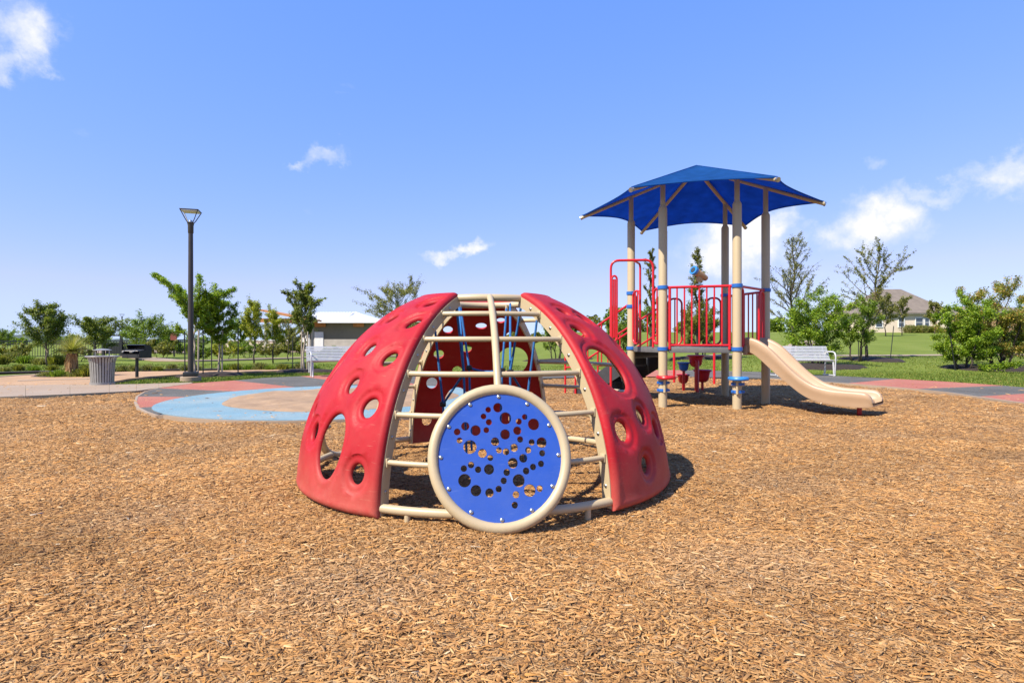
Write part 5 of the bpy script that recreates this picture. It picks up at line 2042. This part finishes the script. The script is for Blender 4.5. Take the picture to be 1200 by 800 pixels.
def make_tan_house():
    Y = 88.0
    x0, x1 = xat(1128, Y), xat(1240, Y)
    h = thing('house', 'tan brick house mostly hidden behind the right shrubs', 'house', ((x0 + x1) / 2, Y, tz(x0, Y)))
    w = (x1 - x0) / 2
    MB().box((0, 5, 1.35), (2 * w, 10, 2.7)).build('wall', M['gravel_tan'], h, None)
    r = MB(); hip_roof(r, -w - .5, w + .5, -.5, 10.5, 2.85, 4.3, -w * .4, w * .4); r.build('roof', M['roof_shingle'], h, None)
    for px in (1150, 1180): window(h, (xat(px, Y) - (x0 + x1) / 2, -.03, 1.45), .9, 1.2)


make_tan_house()


def make_pavilion():
    Y = 58.0
    x0, x1 = xat(352, Y), xat(444, Y)
    cx = (x0 + x1) / 2
    b = thing('park_building', 'low park building with white metal roof and grey green walls behind the hidden bench', 'building', (cx, Y, Z_GRASS))
    w = (x1 - x0) / 2
    zt = 2.95
    MB().box((0, 4, (1.25 + zt) / 2), (2 * w - .6, 7.9, zt - 1.25)).build('wall', M['wall_olive'], b, None)
    MB().box((0, 4, .625), (2 * w - .5, 8.0, 1.25)).build('stone_base', M['wall_stone'], b, None)
    r = MB(); hip_roof(r, -w - .2, w + .3, -.9, 8.9, zt + .12, 4.25, -w * .9, w * .12); rf = r.build('roof', M['roof_white'], b, None)
    n = 26
    for i in range(n):
        x = -w + 2 * w * i / (n - 1)
        # standing seams run up the front slope
        xr = max(min(x, w * .12), -w * .9)
        MB().tube([(x, -.9, zt + .14), (xr if abs(x - xr) < .01 else x + (xr - x) * 1.0, 4.0, 4.27)], .03, 4).build('roof_seam', M['roof_white'], rf, None)
    for x0_, x1_ in ((-w + 1.4, -w + 2.6), (w - 2.6, w - 1.5)):
        MB().box(((x0_ + x1_) / 2, -.06, zt - .22), (x1_ - x0_, .14, .45)).build('timber_panel', M['timber'], b, None)
    # low wing with its own roof at the right
    MB().box((w + 1.2, 8, 1.6), (3.4, 5, 3.2)).build('wing_wall', M['wall_stone'], b, None)
    r = MB(); hip_roof(r, w - .9, w + 3.4, 5, 11, 3.35, 4.15, w, w + 2.0); r.build('wing_roof', M['roof_white'], b, None)
    for x in (-w + .5, -w + 1.9):
        MB().box((x, -.02, 1.0), (.9, .08, 2.0)).build('door', M['white_trim'], b, None)


make_pavilion()


def make_shelter():
    Y = 52.0
    s = thing('timber_shelter', 'orange timber beams of a picnic shelter seen above the yellow green saplings', 'shelter', (xat(332, Y), Y, Z_GRASS))
    for x in (-1.6, 1.6):
        for y in (0, 3): MB().box((x, y, 1.5), (.2, .2, 3.0)).build('post', M['wall_stone'], s, None)
    MB().box((0, 0, 2.95), (4.2, .2, .35)).build('beam', M['timber'], s, None)
    MB().box((0, 3, 2.95), (4.2, .2, .35)).build('beam', M['timber'], s, None)
    mb = MB()
    mb.add([(-2.3, -.6, 4.0), (2.3, -.6, 3.1), (2.3, 3.6, 3.1), (-2.3, 3.6, 4.0), (-2.3, -.6, 3.85), (2.3, -.6, 2.95), (2.3, 3.6, 2.95), (-2.3, 3.6, 3.85)],
           [(0, 1, 2, 3), (7, 6, 5, 4), (0, 4, 5, 1), (1, 5, 6, 2), (2, 6, 7, 3), (3, 7, 4, 0)])
    mb.build('roof', M['timber'], s, None)


make_shelter()


def make_fence(label, p0, p1, h, post_gap=2.4, picket=.14):
    p0, p1 = Vector((*p0, 0)), Vector((*p1, 0))
    f = thing('metal_fence', label, 'fence', (p0.x, p0.y, Z_GRASS))
    d = p1 - p0
    L_ = d.length; t = d.normalized()
    n = max(2, int(L_ / post_gap))
    for i in range(n + 1):
        MB().box(t * (L_ * i / n) + Vector((0, 0, h / 2 + .04)), (.075, .075, h + .08)).build('post', M['black_metal'], f, None)
    for z in (.12, h - .18, h):
        MB().box(t * (L_ / 2) + Vector((0, 0, z)), (L_, .035, .05), math.atan2(t.y, t.x)).build('rail', M['black_metal'], f, None)
    mb = MB()
    m = int(L_ / picket)
    for i in range(m):
        mb.box(t * (L_ * (i + .5) / m) + Vector((0, 0, h / 2 + .06)), (.022, .022, h - .1))
    tag(mb.build('pickets', M['black_metal'], f, None), kind='stuff')


make_fence('black metal picket fence across the far left lawn', (-36, 33), (-23.5, 36), 1.05)
make_fence('black metal picket fence behind the grill and lamp post', (-28.5, 44), (-24.0, 44.3), 1.15)

# tall black frames of the court beyond the grill
def make_court_frame():
    Y = 40
    c = thing('court_frame', 'tall dark frame posts of a court between bin and grill', 'frame', (xat(138, Y), Y, Z_GRASS))
    for dx in (-1.0, .25):
        MB().box((dx, 0, .8), (.14, .14, 1.6)).build('post', M['black_metal'], c, None)
    MB().box((0, 0, 1.45), (2.9, .12, .10)).build('crossbar', M['black_metal'], c, None)
    MB().box((.1, .1, .55), (2.0, .05, .8)).build('screen', M['black_metal'], c, None)


make_court_frame()
Y = 38
s = thing('red_sign', 'small red square board on a post left of the lamp post', 'sign', (xat(203.5, Y), Y, Z_GRASS))
MB().box((0, 0, 1.36), (.42, .04, .50), 0, .005).build('board', mat('faded red board', (.22, .05, .035), .8), s, None)
MB().box((0, .06, .8), (.08, .06, 1.6)).build('post', M['black_metal'], s, None)

lw = thing('low_wall', 'long low pale wall beyond the saplings left of the park building', 'wall', (xat(300, 62), 62, Z_GRASS))
MB().box((0, 0, .55), (7.6, .3, 1.1)).build('wall_body', M['wall_cream'], lw, None)
MB().box((0, -.02, 1.14), (7.8, .45, .08)).build('coping', M['white_trim'], lw, None)
T('leafy_shrub', 'dark round shrub before the low pale wall', 276, 46, 398, 14, .05, 1500, .15, 'green', M['trunk_dark'], 71, n_limb=14, stems=4, shape='round', cat='shrub')
T('leafy_shrub', 'round shrub between the yellow saplings and the park building', 345, 44, 400, 16, .05, 1500, .15, 'olive', M['trunk_dark'], 72, n_limb=14, stems=4, shape='round', cat='shrub')
T('leafy_shrub', 'low shrub far behind the lamp post', 212, 46, 402, 14, .05, 1300, .15, 'green', M['trunk_dark'], 73, n_limb=14, stems=4, shape='round', cat='shrub')

for (px, Y, top, hw, pal, seed, lab) in ((190, 33, 398, 15, 'olive', 81, 'low olive shrub right of the grill'), (232, 30, 403, 14, 'green', 82, 'low green shrub behind the base of the tall lamp'),
        (262, 31, 400, 17, 'yellow', 83, 'yellowish shrub under the dense young tree'), (290, 36, 398, 16, 'green', 84, 'green shrub under the left yellow sapling'),
        (318, 34, 402, 17, 'olive', 85, 'olive shrub under the right yellow sapling'), (386, 30, 406, 16, 'green', 86, 'dark low shrub behind the hidden bench'),
        (20, 30, 403, 16, 'olive', 87, 'olive shrub in front of the fence at the far left'), (90, 29, 404, 15, 'lavender', 88, 'pale pinkish shrub right behind the yucca crown'),
        (140, 42, 400, 12, 'olive', 89, 'low shrub left of the court frame posts')):
    T('leafy_shrub', lab, px, Y, top, hw, .05, 1500, .10, pal, M['trunk_dark'], seed, n_limb=14, stems=4, shape='round', cat='shrub')
for (px, Y, top, hw, pal, seed, lab) in ((200, 44, 384, 14, 'green', 91, 'small far tree just left of the tall lamp post'), (282, 42, 372, 15, 'green', 92, 'far green tree between the dense tree and the saplings'), (340, 40, 384, 12, 'olive', 93, 'small far tree right of the yellow saplings'),
        (4, 60, 384, 14, 'green', 94, 'far tree cut by the left border above the fence')):
    T('young_tree', lab, px, Y, top, hw, .25, 2200, .13, pal, M['trunk_dark'], seed, n_limb=16, shape='oval')
